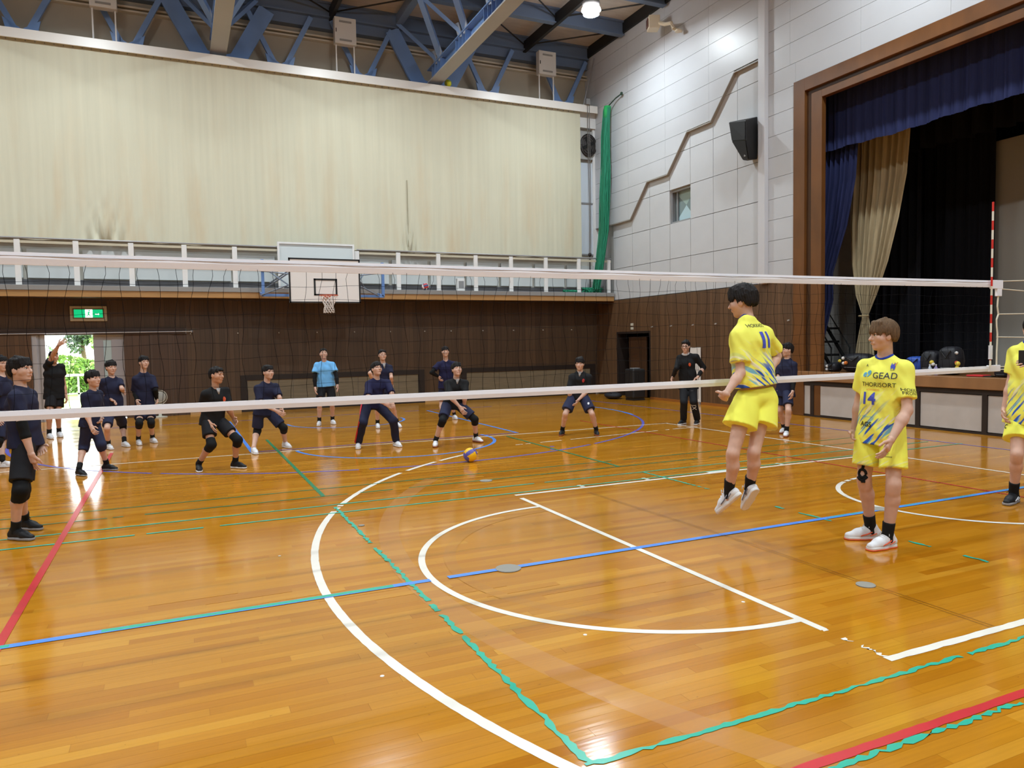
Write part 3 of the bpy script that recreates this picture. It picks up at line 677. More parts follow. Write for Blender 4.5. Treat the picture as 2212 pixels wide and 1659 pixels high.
# ------------------------------------------------------------------ wall basket on its blue swing frame
t = empty('basketball_hoop', (0.03, 14.0, 2.9), 'white basketball backboard with black border hung before the gallery', 'basketball hoop')
BX0, BX1, BZ0, BZ1, BY = -0.87, 0.93, 2.86, 3.99, 14.0
bevel(MB().box(BX0, BX1, BY, BY+0.03, BZ0, BZ1).build('backboard', mat('board_white', rgb(232, 226, 222), 0.35), t), 0.004, 1)
b = MB()
for a in ((BX0, BX1, BZ1-0.04, BZ1), (BX0, BX1, BZ0, BZ0+0.035), (BX0, BX0+0.04, BZ0, BZ1), (BX1-0.04, BX1, BZ0, BZ1)): b.box(a[0], a[1], BY-0.006, BY, a[2], a[3])
b.build('border', M_BLACK, t)
b = MB(); IX0, IX1, IZ0, IZ1 = -0.26, 0.33, 3.05, 3.48
for a in ((IX0, IX1, IZ1-0.045, IZ1), (IX0, IX1, IZ0, IZ0+0.04), (IX0, IX0+0.045, IZ0, IZ1), (IX1-0.045, IX1, IZ0, IZ1)): b.box(a[0], a[1], BY-0.006, BY, a[2], a[3])
b.build('target_square', M_BLACK, t)
M_ORG = mat('rim_orange', rgb(196, 84, 52), 0.4)
RC = Vector((0.035, 13.62, 3.03)); rim = [(RC.x+0.225*math.cos(a*PI/14), RC.y+0.225*math.sin(a*PI/14), RC.z) for a in range(29)]
ro = MB().tube(rim, 0.011, 6, False).box(-0.03, 0.10, 13.83, 14.0, 3.0, 3.035).tube([(-0.05, 14.0, 2.92), (-0.04, 13.82, 3.02)], 0.01, 5).tube([(0.12, 14.0, 2.92), (0.11, 13.82, 3.02)], 0.01, 5).build('rim', M_ORG, t)
nt_ = MB()
for k in range(12):
    for s in (-1, 1):
        P = []
        for j in range(9):
            a = 2*PI*(k+s*j*0.5)/12; r = 0.22-0.115*min(1, j/5.0)+0.004*j*(j > 5); P.append((RC.x+r*math.cos(a), RC.y+r*math.sin(a), RC.z-0.055*j))
        nt_.tube(P, 0.006, 4, False)
nt_.build('net', mat('net_white', rgb(222, 212, 206), 0.7), ro)
M_BLF = mat('frame_blue', rgb(96, 132, 190), 0.4)
f = MB()
for p, q in (((-1.44, 14.5, 3.08), (1.66, 14.5, 3.08)), ((-1.44, 14.5, 3.08), (-1.44, 14.5, 3.95)), ((1.66, 14.5, 3.08), (1.66, 14.5, 3.95)), ((-1.44, 14.5, 3.08), (-1.44, 15.3, 3.2)), ((1.66, 14.5, 3.08), (1.66, 15.3, 3.2)), ((-1.44, 14.5, 3.95), (-1.44, 15.2, 3.9)), ((1.66, 14.5, 3.95), (1.66, 15.2, 3.9))): f.bar(p, q, 0.07, 0.07)
f.build('swing_frame', M_BLF, t)
f = MB()
for s in (-1, 1):
    xo = 0.03+s*0.62
    for p, q in (((xo, 14.05, 3.1), (xo+s*0.75, 15.2, 3.85)), ((xo, 14.05, 3.8), (xo+s*0.72, 15.2, 3.3)), ((xo+s*0.3, 14.05, 3.3), (xo+s*0.9, 14.5, 3.08)), ((xo, 14.05, 3.55), (xo+s*0.95, 14.5, 3.7)), ((xo, 14.03, 3.85), (xo+s*0.6, 15.2, 3.45))): f.tube([p, q], 0.018, 6)
f.build('strut', mat('strut_steel', rgb(116, 128, 146), 0.45), t)
MB().box(-0.95, 1.02, 15.16, 15.2, 3.35, 4.48).build('mounting_panel', mat('mount_white', rgb(206, 214, 216), 0.4), t)
f = MB()
for a in ((-0.98, 1.05, 4.48, 4.53), (-0.98, -0.93, 3.3, 4.48), (1.0, 1.05, 3.3, 4.48)): f.box(a[0], a[1], 15.13, 15.2, a[2], a[3])
f.build('mounting_frame', M_WHITE, t)

# ------------------------------------------------------------------ emergency exit sign
t = empty('exit_sign', (-5.47, YW-0.05, 2.68), 'lit green exit sign with a running figure over the open door', 'exit sign')
bevel(MB().box(-5.88, -5.07, YW-0.10, YW-0.03, 2.49, 2.87).build('case', mat('sign_case', rgb(196, 190, 172), 0.4), t), 0.012)
MB().box(-5.82, -5.13, YW-0.108, YW-0.10, 2.55, 2.81).build('bezel', mat('sign_bezel', rgb(126, 112, 84), 0.4), t)
MB().box(-5.79, -5.16, YW-0.114, YW-0.108, 2.58, 2.78).build('green_panel', mat('sign_green', rgb(0, 150, 80), 0.3, emit=(0.0, 0.42, 0.16, 1), es=1.3), t)
M_SGW = mat('sign_white', rgb(255, 255, 255), 0.3, emit=(1, 1, 0.97, 1), es=2.2)
MB().box(-5.545, -5.385, YW-0.118, YW-0.114, 2.58, 2.78).build('door_symbol', M_SGW, t)
M_SGG = MATS['sign_green']; fg = MB(); yy0, yy1 = YW-0.122, YW-0.118
fg.prism([(-5.455+0.018*math.cos(a*PI/6), 2.75+0.018*math.sin(a*PI/6)) for a in range(12)], 1, yy0, yy1)
for p, q, w in (((-5.462, 2.725), (-5.475, 2.665), 0.030), ((-5.475, 2.67), (-5.445, 2.63), 0.018), ((-5.445, 2.63), (-5.425, 2.60), 0.015), ((-5.475, 2.67), (-5.49, 2.625), 0.018), ((-5.49, 2.625), (-5.525, 2.62), 0.015), ((-5.46, 2.72), (-5.425, 2.69), 0.013), ((-5.465, 2.72), (-5.505, 2.70), 0.013)):
    fg.bar((p[0], (yy0+yy1)/2, p[1]), (q[0], (yy0+yy1)/2, q[1]), w, 0.003, up=(0, 1, 0))
fg.build('running_figure', M_SGG, t)
MB().prism([(-5.33, 2.655), (-5.26, 2.655), (-5.26, 2.64), (-5.235, 2.665), (-5.26, 2.69), (-5.26, 2.675), (-5.33, 2.675)], 1, YW-0.118, YW-0.114).build('arrow', M_SGW, t)

# ------------------------------------------------------------------ fan, ropes, rod, green net, small gallery things
t = empty('exhaust_fan', (9.1, YW-0.08, 8.15), 'dark round exhaust fan in the wall right of the curtain', 'fan')
MB().box(8.72, 9.20, YW-0.12, YW-0.02, 7.72, 8.62).build('surround', mat('fan_surround', rgb(168, 166, 164), 0.5), t)
MB().lathe([(0.30, 0), (0.30, 0.05), (0.26, 0.05), (0.26, 0.0)], (0, 0, 0), 24)
b = MB()
for r in (0.1, 0.17, 0.24, 0.30): b.tube([(9.03+r*math.cos(a*PI/12), YW-0.16, 8.17+r*1.2*math.sin(a*PI/12)) for a in range(25)], 0.012, 5, False)
for a in range(8): b.tube([(9.03, YW-0.16, 8.17), (9.03+0.30*math.cos(a*PI/4), YW-0.15, 8.17+0.36*math.sin(a*PI/4))], 0.009, 4)
b.build('guard', M_DARK, t)
MB().sphere((9.03, YW-0.13, 8.17), 0.31, 18, 10, (1, 0.12, 1.2)).build('hood', mat('fan_dark', rgb(66, 62, 62), 0.5), t, True)
b = MB()
for k in range(4):
    a = k*PI/2+0.4; b.bar((9.03, YW-0.17, 8.17), (9.03+0.22*math.cos(a), YW-0.17, 8.17+0.26*math.sin(a)), 0.10, 0.01, up=(0, 1, 0))
b.sphere((9.03, YW-0.18, 8.17), 0.05, 10, 6).build('blade', M_BLACK, t)
t = empty('pull_rope', (8.8, 15.7, 4.3), 'pair of grey pull ropes hanging beside the curtain edge', 'rope')
for dx in (-0.03, 0.04):
    MB().tube([(8.86+dx, 15.70, 9.45), (8.86+dx*0.9, 15.68, 8.0), (8.84+dx*0.6, 15.62, 6.2), (8.78+dx*0.3, 15.55, 5.0), (8.74, 15.5, 4.55)], 0.012, 5).build('strand', mat('rope_grey', rgb(112, 108, 106), 0.8), t)
MB().tube([(8.74, 15.5, 4.55), (8.74, 15.5, 3.4)], 0.018, 5).sphere((8.74, 15.5, 4.55), 0.06, 8, 6).build('handle', M_DARK, t)
MB().box(8.78, 8.92, 15.66, 15.74, 9.37, 9.55).build('pulley', M_GREY, t)
t = empty('slanted_rod', (8.9, 15.9, 9.4), 'thin grey rod slanting from the curtain box up the stage wall', 'rod')
MB().tube([(8.78, 15.85, 9.40), (9.22, 15.9, 10.95)], 0.022, 8).build('tube', M_GREY, t)
# hanging green net
M_GN = mat('net_green', rgb(18, 130, 96), 0.7); M_GN2 = mat('net_green_light', rgb(40, 172, 90), 0.7)
t = empty('green_net', (9.2, 15.25, 3.3), 'bundled green divider net hanging down the wall corner to the gallery', 'net')
path = [Vector(p) for p in ((9.10, 14.97, 9.05), (9.06, 15.0, 8.2), (9.06, 15.02, 7.2), (9.04, 15.05, 6.2), (9.02, 15.08, 5.3), (8.90, 15.1, 4.5), (8.82, 15.12, 3.9), (8.74, 15.16, 3.4))]
random.seed(11); st = MB(); core = MB(); fine = MB()
core.tube(path, 0.1, 10, True, [0.08, 0.10, 0.12, 0.13, 0.13, 0.12, 0.11, 0.10])
for k in range(90):
    a = random.uniform(0, 6.28); r = random.uniform(0.7, 1.55); P = []
    for i, p in enumerate(path):
        w = (0.10, 0.12, 0.14, 0.15, 0.14, 0.13, 0.12, 0.11)[i]*r; aa = a+0.35*math.sin(i*1.3+k)
        P.append(p+Vector((math.cos(aa)*w*0.55, math.sin(aa)*w*1.15, random.uniform(-0.03, 0.03))))
    (st if k % 3 else fine).tube(P, 0.008 if k % 3 else 0.005, 4, False)
core.build('bundle', mat('net_green_deep', rgb(12, 104, 74), 0.8), t, True); tag(st.build('strands', M_GN, t), kind='stuff'); tag(fine.build('loose_strands', M_GN, t), kind='stuff')
MB().tube([(9.12, 14.95, 9.12), (9.10, 14.96, 8.75)], 0.12, 10, True, [0.115, 0.10]).build('head_wrap', M_GN2, t, True)
MB().tube([(9.12, 14.97, 9.1), (9.20, 14.6, 9.28), (9.23, 14.35, 9.33)], 0.018, 5).tube([(9.20, 14.3, 9.33), (9.24, 14.3, 9.33)], 0.05, 6).build('tie_rope', mat('tie_dark', rgb(40, 66, 52), 0.8), t)
heap = MB()
for k in range(26):
    P = []; cx, cy = 8.66+random.uniform(-0.25, 0.3), 15.25+random.uniform(-0.04, 0.12)
    for i in range(9):
        a = i*0.9+k; P.append((cx+0.22*math.cos(a)*random.uniform(.5, 1), cy+0.06*math.sin(a*1.3), 3.32+abs(0.14*math.sin(a*0.8+k))))
    heap.tube(P, 0.022, 5, False)
tag(heap.build('net_heap', M_GN, t), kind='stuff')
h2 = MB()
for k in range(10):
    P = [(7.62+i*0.07+random.uniform(-.02, .02), 15.24+random.uniform(-0.03, 0.05), 3.325+random.uniform(0, 0.06)) for i in range(9)]; h2.tube(P, 0.018, 4, False)
o = h2.build('net_tail', M_GN); tag(o, 'flat tail of green netting lying on the gallery left of the heap', 'net', kind='thing')
random.seed(5)
def ball(c, r, cols, name, label, cat='ball', rot=0.0):
    """panelled ball: stripes in three directions as material slots"""
    me = bpy.data.meshes.new(name); bm = bmesh.new(); bmesh.ops.create_icosphere(bm, subdivisions=4, radius=r)
    R = Matrix.Rotation(rot, 3, 'X') @ Matrix.Rotation(rot*0.7, 3, 'Y')
    for f in bm.faces:
        p = (R @ f.calc_center_median())/r; a = [abs(q) for q in p]; k = a.index(max(a)); s = p[(k+1) % 3]/max(a)
        f.material_index = (1 if (k == 0 or (k == 1 and abs(s) < 0.33)) else 0) if len(cols) == 2 else (k if abs(s) > 0.25 else (k+1) % 3); f.smooth = True
    bm.to_mesh(me); bm.free()
    for cc in cols: me.materials.append(cc)
    o = bpy.data.objects.new(name, me); COL.objects.link(o); o.location = c; return tag(o, label, cat)
M_YEL = mat('ball_yellow', rgb(240, 184, 12), 0.4); M_NAV = mat('ball_violet', rgb(86, 80, 160), 0.4)
ball((0.42, 4.95, 0.108), 0.105, [M_YEL, M_NAV], 'volleyball', 'yellow and violet volleyball low over the court before the players', rot=0.7)
ball((4.13, 15.80, 9.475), 0.105, [mat('ball_lime', rgb(206, 208, 30), 0.5), mat('ball_lime2', rgb(150, 160, 40), 0.5)], 'stray_ball', 'small yellow green ball stuck on top of the curtain box', rot=0.4)
ball((3.05, 15.1, 3.405), 0.105, [M_WHITE, mat('ball_red', rgb(190, 50, 56), 0.4), mat('ball_navy', rgb(40, 60, 110), 0.4)], 'gallery_ball', 'red white and blue ball resting on the gallery edge', rot=0.3)
t = empty('white_unit', (4.28, 15.5, 3.3), 'small white box unit standing on the gallery between two posts', 'box'); bevel(MB().box(4.16, 4.40, 15.45, 15.6, 3.30, 3.70).build('case', M_WHITE, t), 0.01); MB().box(4.20, 4.36, 15.44, 15.451, 3.42, 3.62).build('grille', M_GREY, t)
t = empty('white_unit', (9.05, 15.9, 3.3), 'small grey cabinet at the gallery end behind the green net', 'box'); bevel(MB().box(8.98, 9.25, 15.75, 15.95, 3.30, 3.72).build('case', mat('cab_grey', rgb(150, 150, 146), 0.5), t), 0.01); MB().box(9.0, 9.23, 15.745, 15.751, 3.36, 3.66).build('door', M_WHITE, t)
# ------------------------------------------------------------------ wall loudspeaker and bracket camera
t = empty('wall_speaker', (9.2, 9.0, 6.0), 'black angled loudspeaker mounted on the white stage wall', 'speaker')
SPX = XS-0.55
# cabinet: front face tilted down toward the court
def sp(y, z, x): return (x, y, z)
v = [(XS-0.06, 8.62, 7.0), (XS-0.52, 9.42, 7.02), (XS-0.10, 9.30, 7.0), (XS-0.55, 8.66, 7.02),
     (XS-0.06, 8.62, 6.0), (XS-0.40, 9.10, 6.05), (XS-0.08, 9.12, 6.03), (XS-0.42, 8.68, 5.98)]
mb = MB(); top = [(XS-0.05, 8.56, 7.02), (XS-0.05, 9.10, 7.06), (XS-0.40, 9.16, 7.02), (XS-0.50, 8.46, 6.86)]; mid = [(XS-0.05, 8.56, 6.5), (XS-0.05, 9.08, 6.5), (XS-0.38, 9.08, 6.55), (XS-0.50, 8.46, 6.40)]; bot = [(XS-0.05, 8.56, 6.02), (XS-0.05, 8.90, 6.06), (XS-0.22, 8.86, 6.05), (XS-0.34, 8.54, 5.98)]
mb.v = top+mid+bot
for a in (0, 4):
    for i in range(4): mb.f.append((a+i, a+(i+1) % 4, a+4+(i+1) % 4, a+4+i))
mb.f += [(0, 1, 2, 3), (8, 9, 10, 11)]
bevel(mb.build('cabinet', M_BLACK, t), 0.02)
g = MB(); q = [Vector(p) for p in (top[2], top[3], mid[3], mid[2])]; off = Vector((-0.012, 0.0, -0.004))
g.quad(*[p+off+(sum(q, Vector())/4-p)*0.06 for p in q]); q = [Vector(p) for p in (mid[2], mid[3], bot[3], bot[2])]; g.quad(*[p+off+(sum(q, Vector())/4-p)*0.06 for p in q])
g.build('grille', mat('grille_black', rgb(28, 28, 30), 0.8, bump=0.3, bscale=120), t, fix=False)
MB().obox(Vector((XS-0.36, 8.64, 6.10)), (0, 0.035, 0), (0.008, 0, 0.0), (0, 0, 0.02)).build('badge', mat('badge_grey', rgb(150, 150, 150), 0.4), t)
MB().box(XS-0.12, XS+0.02, 8.75, 8.95, 6.4, 6.7).build('bracket', M_GREY, t)
t = empty('bracket_camera', (9.0, 11.7, 10.4), 'cream camera on a bent arm high on the stage wall', 'camera')
M_CRM = mat('cream_plastic', rgb(214, 204, 182), 0.45)
hc = Vector((8.88, 12.15, 10.52))
bevel(MB().obox(hc, (0.07, 0.16, 0), (-0.14, 0.06, 0), (0, 0, 0.17)).build('housing', M_CRM, t), 0.015)
MB().obox(hc+Vector((-0.155, 0.075, 0)), (0.045, 0.10, 0), (-0.008, 0.004, 0), (0, 0, 0.11)).build('lens_window', mat('lens_dark', rgb(120, 84, 74), 0.2), t)
MB().tube([hc+Vector((0.05, -0.1, 0)), (8.98, 11.75, 10.36), (9.0, 11.5, 10.30), (9.02, 11.42, 10.12)], 0.05, 8).build('arm', M_CRM, t)
MB().lathe([(0.09, 0), (0.10, 0.03), (0.07, 0.06)], (9.12, 11.35, 10.03), 14).tube([(9.02, 11.42, 10.12), (9.24, 11.35, 10.06)], 0.04, 8).build('base', M_CRM, t)
# equipment by the dark doorway
t = empty('black_speaker_case', (8.8, 13.0, 0), 'tall black rounded case standing in front of the dark doorway', 'case')
bevel(MB().box(8.58, 9.02, 12.85, 13.30, 0.06, 0.93).build('body', mat('case_black', rgb(26, 26, 28), 0.5), t), 0.05, 3)
MB().box(8.60, 9.0, 12.87, 13.28, 0.0, 0.06).build('foot', M_BLACK, t); bevel(MB().box(8.68, 8.92, 12.98, 13.18, 0.925, 0.955).build('handle', M_GREY, t), 0.008)
t = empty('black_bag', (8.55, 13.9, 0), 'low black bag lying on the floor left of the black case', 'bag')
MB().sphere((8.55, 13.9, 0.10), 0.3, 16, 10, (0.8, 1.1, 0.36)).build('body', mat('bag_black', rgb(30, 30, 36), 0.7, bump=0.3, bscale=14), t, True); MB().tube([(8.40, 13.75, 0.18), (8.42, 13.9, 0.26), (8.44, 14.05, 0.18)], 0.012, 5).build('strap', M_BLACK, t)
t = empty('white_board', (9.25, 10.9, 0), 'tall narrow white board leaning on the panelled stage wall', 'board')
bevel(MB().box(9.285, 9.315, 10.70, 11.13, 0.06, 1.54).build('panel', mat('board_cream', rgb(222, 216, 210), 0.4), t), 0.006, 1); MB().box(9.278, 9.286, 10.77, 10.79, 0.15, 1.1).build('groove', M_GREY, t)
MB().box(9.28, 9.33, 10.72, 10.78, 0.0, 0.08).box(9.28, 9.33, 11.03, 11.10, 0.0, 0.08).build('foot', M_GREY, t)
t = empty('floor_fan', (-3.9, 15.75, 0), 'small pale floor fan standing by the wooden door leaves', 'fan')
MB().lathe([(0.18, 0), (0.17, 0.02), (0.04, 0.04), (0.02, 0.35)], (-3.95, 15.8, 0), 14).build('stand', mat('fan_beige', rgb(176, 170, 154), 0.5), t, True)
b = MB()
for r in (0.07, 0.13, 0.18): b.tube([(-3.95+r*math.cos(a*PI/10), 15.76, 0.52+r*math.sin(a*PI/10)) for a in range(21)], 0.01, 4, False)
b.build('guard', MATS['fan_beige'], t); MB().sphere((-3.95, 15.78, 0.52), 0.16, 14, 8, (1, 0.25, 1)).build('fan_head', mat('fan_grey', rgb(150, 148, 142), 0.5), t, True)

# ------------------------------------------------------------------ the volleyball net
t = empty('volleyball_net', (0, 0, 1.37), 'volleyball net with white tapes stretched across the court', 'net')
NX0, NX1, NT_, NBt = -4.95, 4.775, 2.335, 1.372
M_TAPE = mat('tape_white', rgb(236, 236, 244), 0.6, bump=0.05, bscale=200); M_STR = mat('net_string', rgb(14, 14, 18), 0.95, spec=0.1)
def sag(x): return 0.010*math.sin((x-NX0)/(NX1-NX0)*PI)
def tape(z0, z1, name, th=0.006):
    mb = MB(); n = 60
    for i in range(n+1):
        x = NX0+(NX1-NX0)*i/n; w = 0.004*math.sin(x*3.1)+0.003*math.sin(x*7.7)
        for (yy, zz) in ((-th+w, z0), (-th-0.006+w, (z0+z1)/2), (-th+w, z1), (th+w, z1), (th+0.006+w, (z0+z1)/2), (th+w, z0)): mb.v.append((x, yy, zz-sag(x)))
    for i in range(n):
        for k in range(6): a = i*6+k; b = i*6+(k+1) % 6; mb.f.append((a, b, b+6, a+6))
    mb.f += [tuple(range(6)), tuple(n*6+k for k in range(6))]
    return mb.build(name, M_TAPE, t, False)
tt = tape(NT_-0.074, NT_, 'top_tape'); tape(NBt-0.026, NBt+0.034, 'bottom_tape')
MB().tube([(NX0+(NX1-NX0)*i/40, -0.0125+0.004*math.sin((NX0+(NX1-NX0)*i/40)*3.1), NT_-0.022-sag(NX0+(NX1-NX0)*i/40)) for i in range(41)], 0.0025, 4).build('seam', mat('seam_grey', rgb(186, 184, 192), 0.7), tt)
mb = MB(); random.seed(3)
zt, zb = NT_-0.072, NBt+0.03
nv = int((NX1-0.2-NX0)/0.1)
for i in range(nv):
    x = NX0+0.1+i*0.1; a = random.uniform(0.2, 1.0); s = random.choice((-1, -1, 1)); P = []
    for j in range(19):
        u = j/18; bend = 0.016*a*s*math.exp(-((u-0.06)/0.06)**2)-0.035*a*(u > 0.08)*math.sin(min(1, (u-0.08)/0.35)*PI*0.5)*math.exp(-u*1.2)+0.012*math.sin(u*11+i*0.9)
        P.append((x+bend, 0.01*math.sin(i*0.6+u*7), zt+(zb-zt)*u))
    mb.tube(P, 0.0015, 3, False)
for k in range(1, 9):
    z = zt+(zb-zt)*k/9
    mb.tube([(NX0+0.05+(NX1-0.15-NX0)*i/120, 0.008*math.sin(i*0.5+k), z+0.008*math.sin(i*0.55+k*2)-0.006) for i in range(121)], 0.0012, 3, False)
tag(mb.build('net_mesh', M_STR, t), kind='stuff')
tag(mb, None) if False else None
bevel(MB().box(4.61, NX1+0.02, -0.016, 0.016, NT_-0.09, NT_+0.004).box(4.70, 4.78, -0.015, 0.015, NT_-0.17, NT_-0.09).build('end_pocket', M_TAPE, t), 0.004)
bevel(MB().box(4.575, 4.78, -0.014, 0.014, NBt-0.03, NBt+0.04).build('end_pocket', M_TAPE, t), 0.004)
# antenna
AX = 4.575; RED, WHT = mat('antenna_red', rgb(206, 48, 40), 0.35), mat('antenna_white', rgb(226, 222, 208), 0.35)
an = empty('antenna', (AX, -0.03, 1.37)); an.parent = t; an.location = Vector((AX, -0.03, 1.37))-Vector((0, 0, 1.37)); an['label'] = 'red and white striped antenna'
z = 3.17; k = 0; segz = []
while z > 1.42: segz.append((max(1.40, z-0.1), z)); z -= 0.1
for k, (a, b) in enumerate(segz):
    MB().tube([(AX, -0.03, a), (AX, -0.03, b)], 0.0105, 8).build('stripe', RED if k % 2 == 0 else WHT, an)
tag(MB().tube([(AX, -0.03, 1.48), (AX, -0.03, 1.63)], 0.02, 10).build('sleeve', mat('sleeve_white', rgb(224, 226, 234), 0.5), an), 'white fabric sleeve')
# guy ropes and side rope
M_ROPE = mat('rope_cream', rgb(216, 208, 190), 0.8)
for a, b in (((4.80, 0, NT_-0.005), (5.73, 0, NT_+0.03)), ((4.80, 0, NT_-0.09), (5.73, 0, NT_-0.13)), ((4.74, 0, 1.97), (5.73, 0, 1.98)), ((4.72, 0, 1.72), (5.73, 0, 1.70)), ((4.78, 0, NBt+0.02), (5.73, 0, NBt)), ((4.78, 0, NBt-0.01), (5.73, 0, NBt-0.03)), ((NX0, 0, NT_-0.02), (-5.58, 0, NT_)), ((NX0, 0, NBt), (-5.58, 0, NBt))):
    MB().tube([a, b], 0.006, 5).build('guy_rope', M_ROPE, t)
MB().tube([(4.735, 0, 2.17), (4.725, 0, 2.05), (4.745, 0, 1.97), (4.715, 0, 1.91), (4.72, 0, 1.84), (4.735, 0, 1.76), (4.735, 0, 1.70), (4.728, 0, 1.55), (4.73, 0, 1.41)], 0.009, 6).build('side_rope', M_ROPE, t)
for x, l in ((5.78, 'white net post right of the antenna, outside the picture'), (-5.63, 'white net post left of the court, outside the picture')):
    p = empty('net_post', (x, 0, 0), l, 'post', 'volleyball net posts')
    MB().tube([(x, 0, 0), (x, 0, 2.45)], 0.038, 12).build('pole', M_WHITE, p); MB().box(x-0.08, x+0.08, -0.05, 0.05, 1.1, 1.3).build('winch', M_GREY, p)

# ------------------------------------------------------------------ stage: drapes, panel, steps, bags
M_NAVY = cloth_mat('navy_velvet', rgb(40, 46, 84), None, 0.25, 0.9, (14, 14, 0.3)); M_BEIGE = cloth_mat('beige_drape', rgb(176, 160, 128), None, 0.2, 0.85, (16, 16, 0.3)); M_BLKD = cloth_mat('black_drape', rgb(17, 17, 22), None, 0.3, 0.95, (12, 12, 0.3))
def drape(name, m, parent, X, spans, amp, wl, n=120):
    """spans: list of (z, y0, y1): the cloth's edges at rising heights; folded along y"""
    mb = MB()
    for (z, y0, y1) in spans:
        wdt = abs(y1-y0)
        for i in range(n+1):
            t_ = i/n; y = y0+(y1-y0)*t_
            mb.v.append((X+amp*(0.6+0.4*wdt)*(math.sin(t_*6.283*wl)+0.35*math.sin(t_*6.283*wl*2.3+1)), y, z))
    for j in range(len(spans)-1):
        for i in range(n): a = j*(n+1)+i; mb.f.append((a, a+1, a+n+2, a+n+1))
    return mb.build(name, m, parent, True, False)
t = empty('stage_valance', (9.8, 0, 5.8), 'navy pleated valance hanging across the top of the stage', 'curtain')
mb = MB(); n = 560
for zz in (5.86, 6.3, 8.0):
    for i in range(n+1):
        y = 7.3-14.6*i/n; ph = (y/0.245) % 1.0; mb.v.append((9.86+0.05*abs(ph-0.5)*2-(0.035 if ph > 0.86 else 0), y, zz+(0.02*math.sin(y*2.1)+0.012*math.sin(y*9) if zz < 6 else 0)))
for j in range(2):
    for i in range(n): a = j*(n+1)+i; mb.f.append((a, a+1, a+n+2, a+n+1))
mb.build('cloth', M_NAVY, t, False, False); MB().tube([(9.95, 7.5, 7.95), (9.95, -7.5, 7.95)], 0.03, 6).build('batten', M_BLACK, t)
t = empty('stage_curtain', (10.05, 7.0, 1.0), 'navy stage curtain gathered at the left of the opening', 'curtain')
drape('cloth', M_NAVY, t, 10.05, [(1.02, 7.75, 7.38), (1.7, 7.75, 7.25), (2.6, 7.75, 6.98), (3.2, 7.7, 7.0), (4.2, 7.6, 6.62), (5.2, 7.55, 6.40), (6.6, 7.5, 6.3)], 0.05, 9)
t = empty('stage_drape', (10.75, 6.6, 1.0), 'beige drape tied to a narrow waist on the dark stage', 'curtain')
drape('cloth', M_BEIGE, t, 10.75, [(1.01, 7.05, 6.45), (1.6, 6.95, 6.5), (2.18, 6.80, 6.64), (2.26, 6.80, 6.64), (2.7, 7.0, 6.42), (3.4, 7.12, 6.15), (4.3, 7.16, 5.9), (5.2, 7.13, 5.72), (5.9, 7.12, 5.66), (7.0, 7.1, 5.6)], 0.05, 8)
MB().tube([(10.69+0.10*math.cos(a*PI/8), 6.72+0.095*math.sin(a*PI/8), 2.22) for a in range(17)], 0.02, 6, False).build('tie', mat('tie_beige', rgb(170, 150, 112), 0.8), t)
t = empty('black_backdrop', (13.4, 0, 1.0), 'black backdrop cloth filling the depth of the stage', 'curtain'); drape('cloth', M_BLKD, t, 13.4, [(1.01, 8.6, -8.6), (5, 8.6, -8.6), (9.3, 8.6, -8.6)], 0.01, 60, 700)
t = empty('black_drape', (11.6, 7.3, 1.0), 'black side drape behind the beige drape', 'curtain'); drape('cloth', M_BLKD, t, 11.6, [(1.01, 7.72, 6.0), (5, 7.72, 6.0), (9.3, 7.72, 6.0)], 0.04, 8)
t = empty('black_drape', (12.2, 5.7, 1.0), 'black side drape between the beige drape and the grey panel', 'curtain'); drape('cloth', M_BLKD, t, 12.4, [(1.01, 6.9, 4.9), (5, 6.9, 4.9), (9.3, 6.9, 4.9)], 0.03, 8)
t = empty('stage_border', (11.0, 0, 6), 'black border cloth high behind the navy valance', 'curtain'); drape('cloth', M_BLKD, t, 11.2, [(5.73, 8.0, -8.0), (9.3, 8.0, -8.0)], 0.02, 40, 300)
t = empty('tall_screen', (12.6, 0, 1.0), 'tall grey panel at the right of the dark stage', 'panel'); bevel(MB().box(12.55, 12.65, -4.9, 5.02, 1.0, 5.85).build('board', mat('panel_grey', rgb(150, 146, 138), 0.6), t), 0.01); MB().box(12.5, 12.72, -4.9, 5.0, 1.0, 1.06).build('base_rail', M_BLACK, t)
t = empty('step_unit', (10.6, 8.1, 1.0), 'black metal steps standing at the left side of the stage', 'steps')
for k, z in enumerate((1.3, 1.62, 1.94)): MB().box(10.5+0.0, 11.1, 7.75-0.0, 8.30-0.16*k*0, z, z+0.05).build('tread', M_BLACK, t)
for x in (10.5, 11.1): MB().bar((x, 7.45, 1.05), (x, 8.35, 2.30), 0.04, 0.08, up=(1, 0, 0)).build('stringer', M_BLACK, t)
for x in (10.5, 11.1): MB().tube([(x, 7.45, 1.0), (x, 7.45, 1.5), (x, 8.3, 2.65), (x, 8.3, 1.0)], 0.018, 6).build('handrail', M_BLACK, t)
M_BAG = mat('bag_dark', rgb(24, 24, 32), 0.55, bump=0.25, bscale=18); M_CH1, M_CH2, M_CH3 = mat('charm_yellow', rgb(226, 200, 70), 0.6), mat('charm_white', rgb(226, 222, 218), 0.6), mat('charm_orange', rgb(220, 120, 40), 0.6)
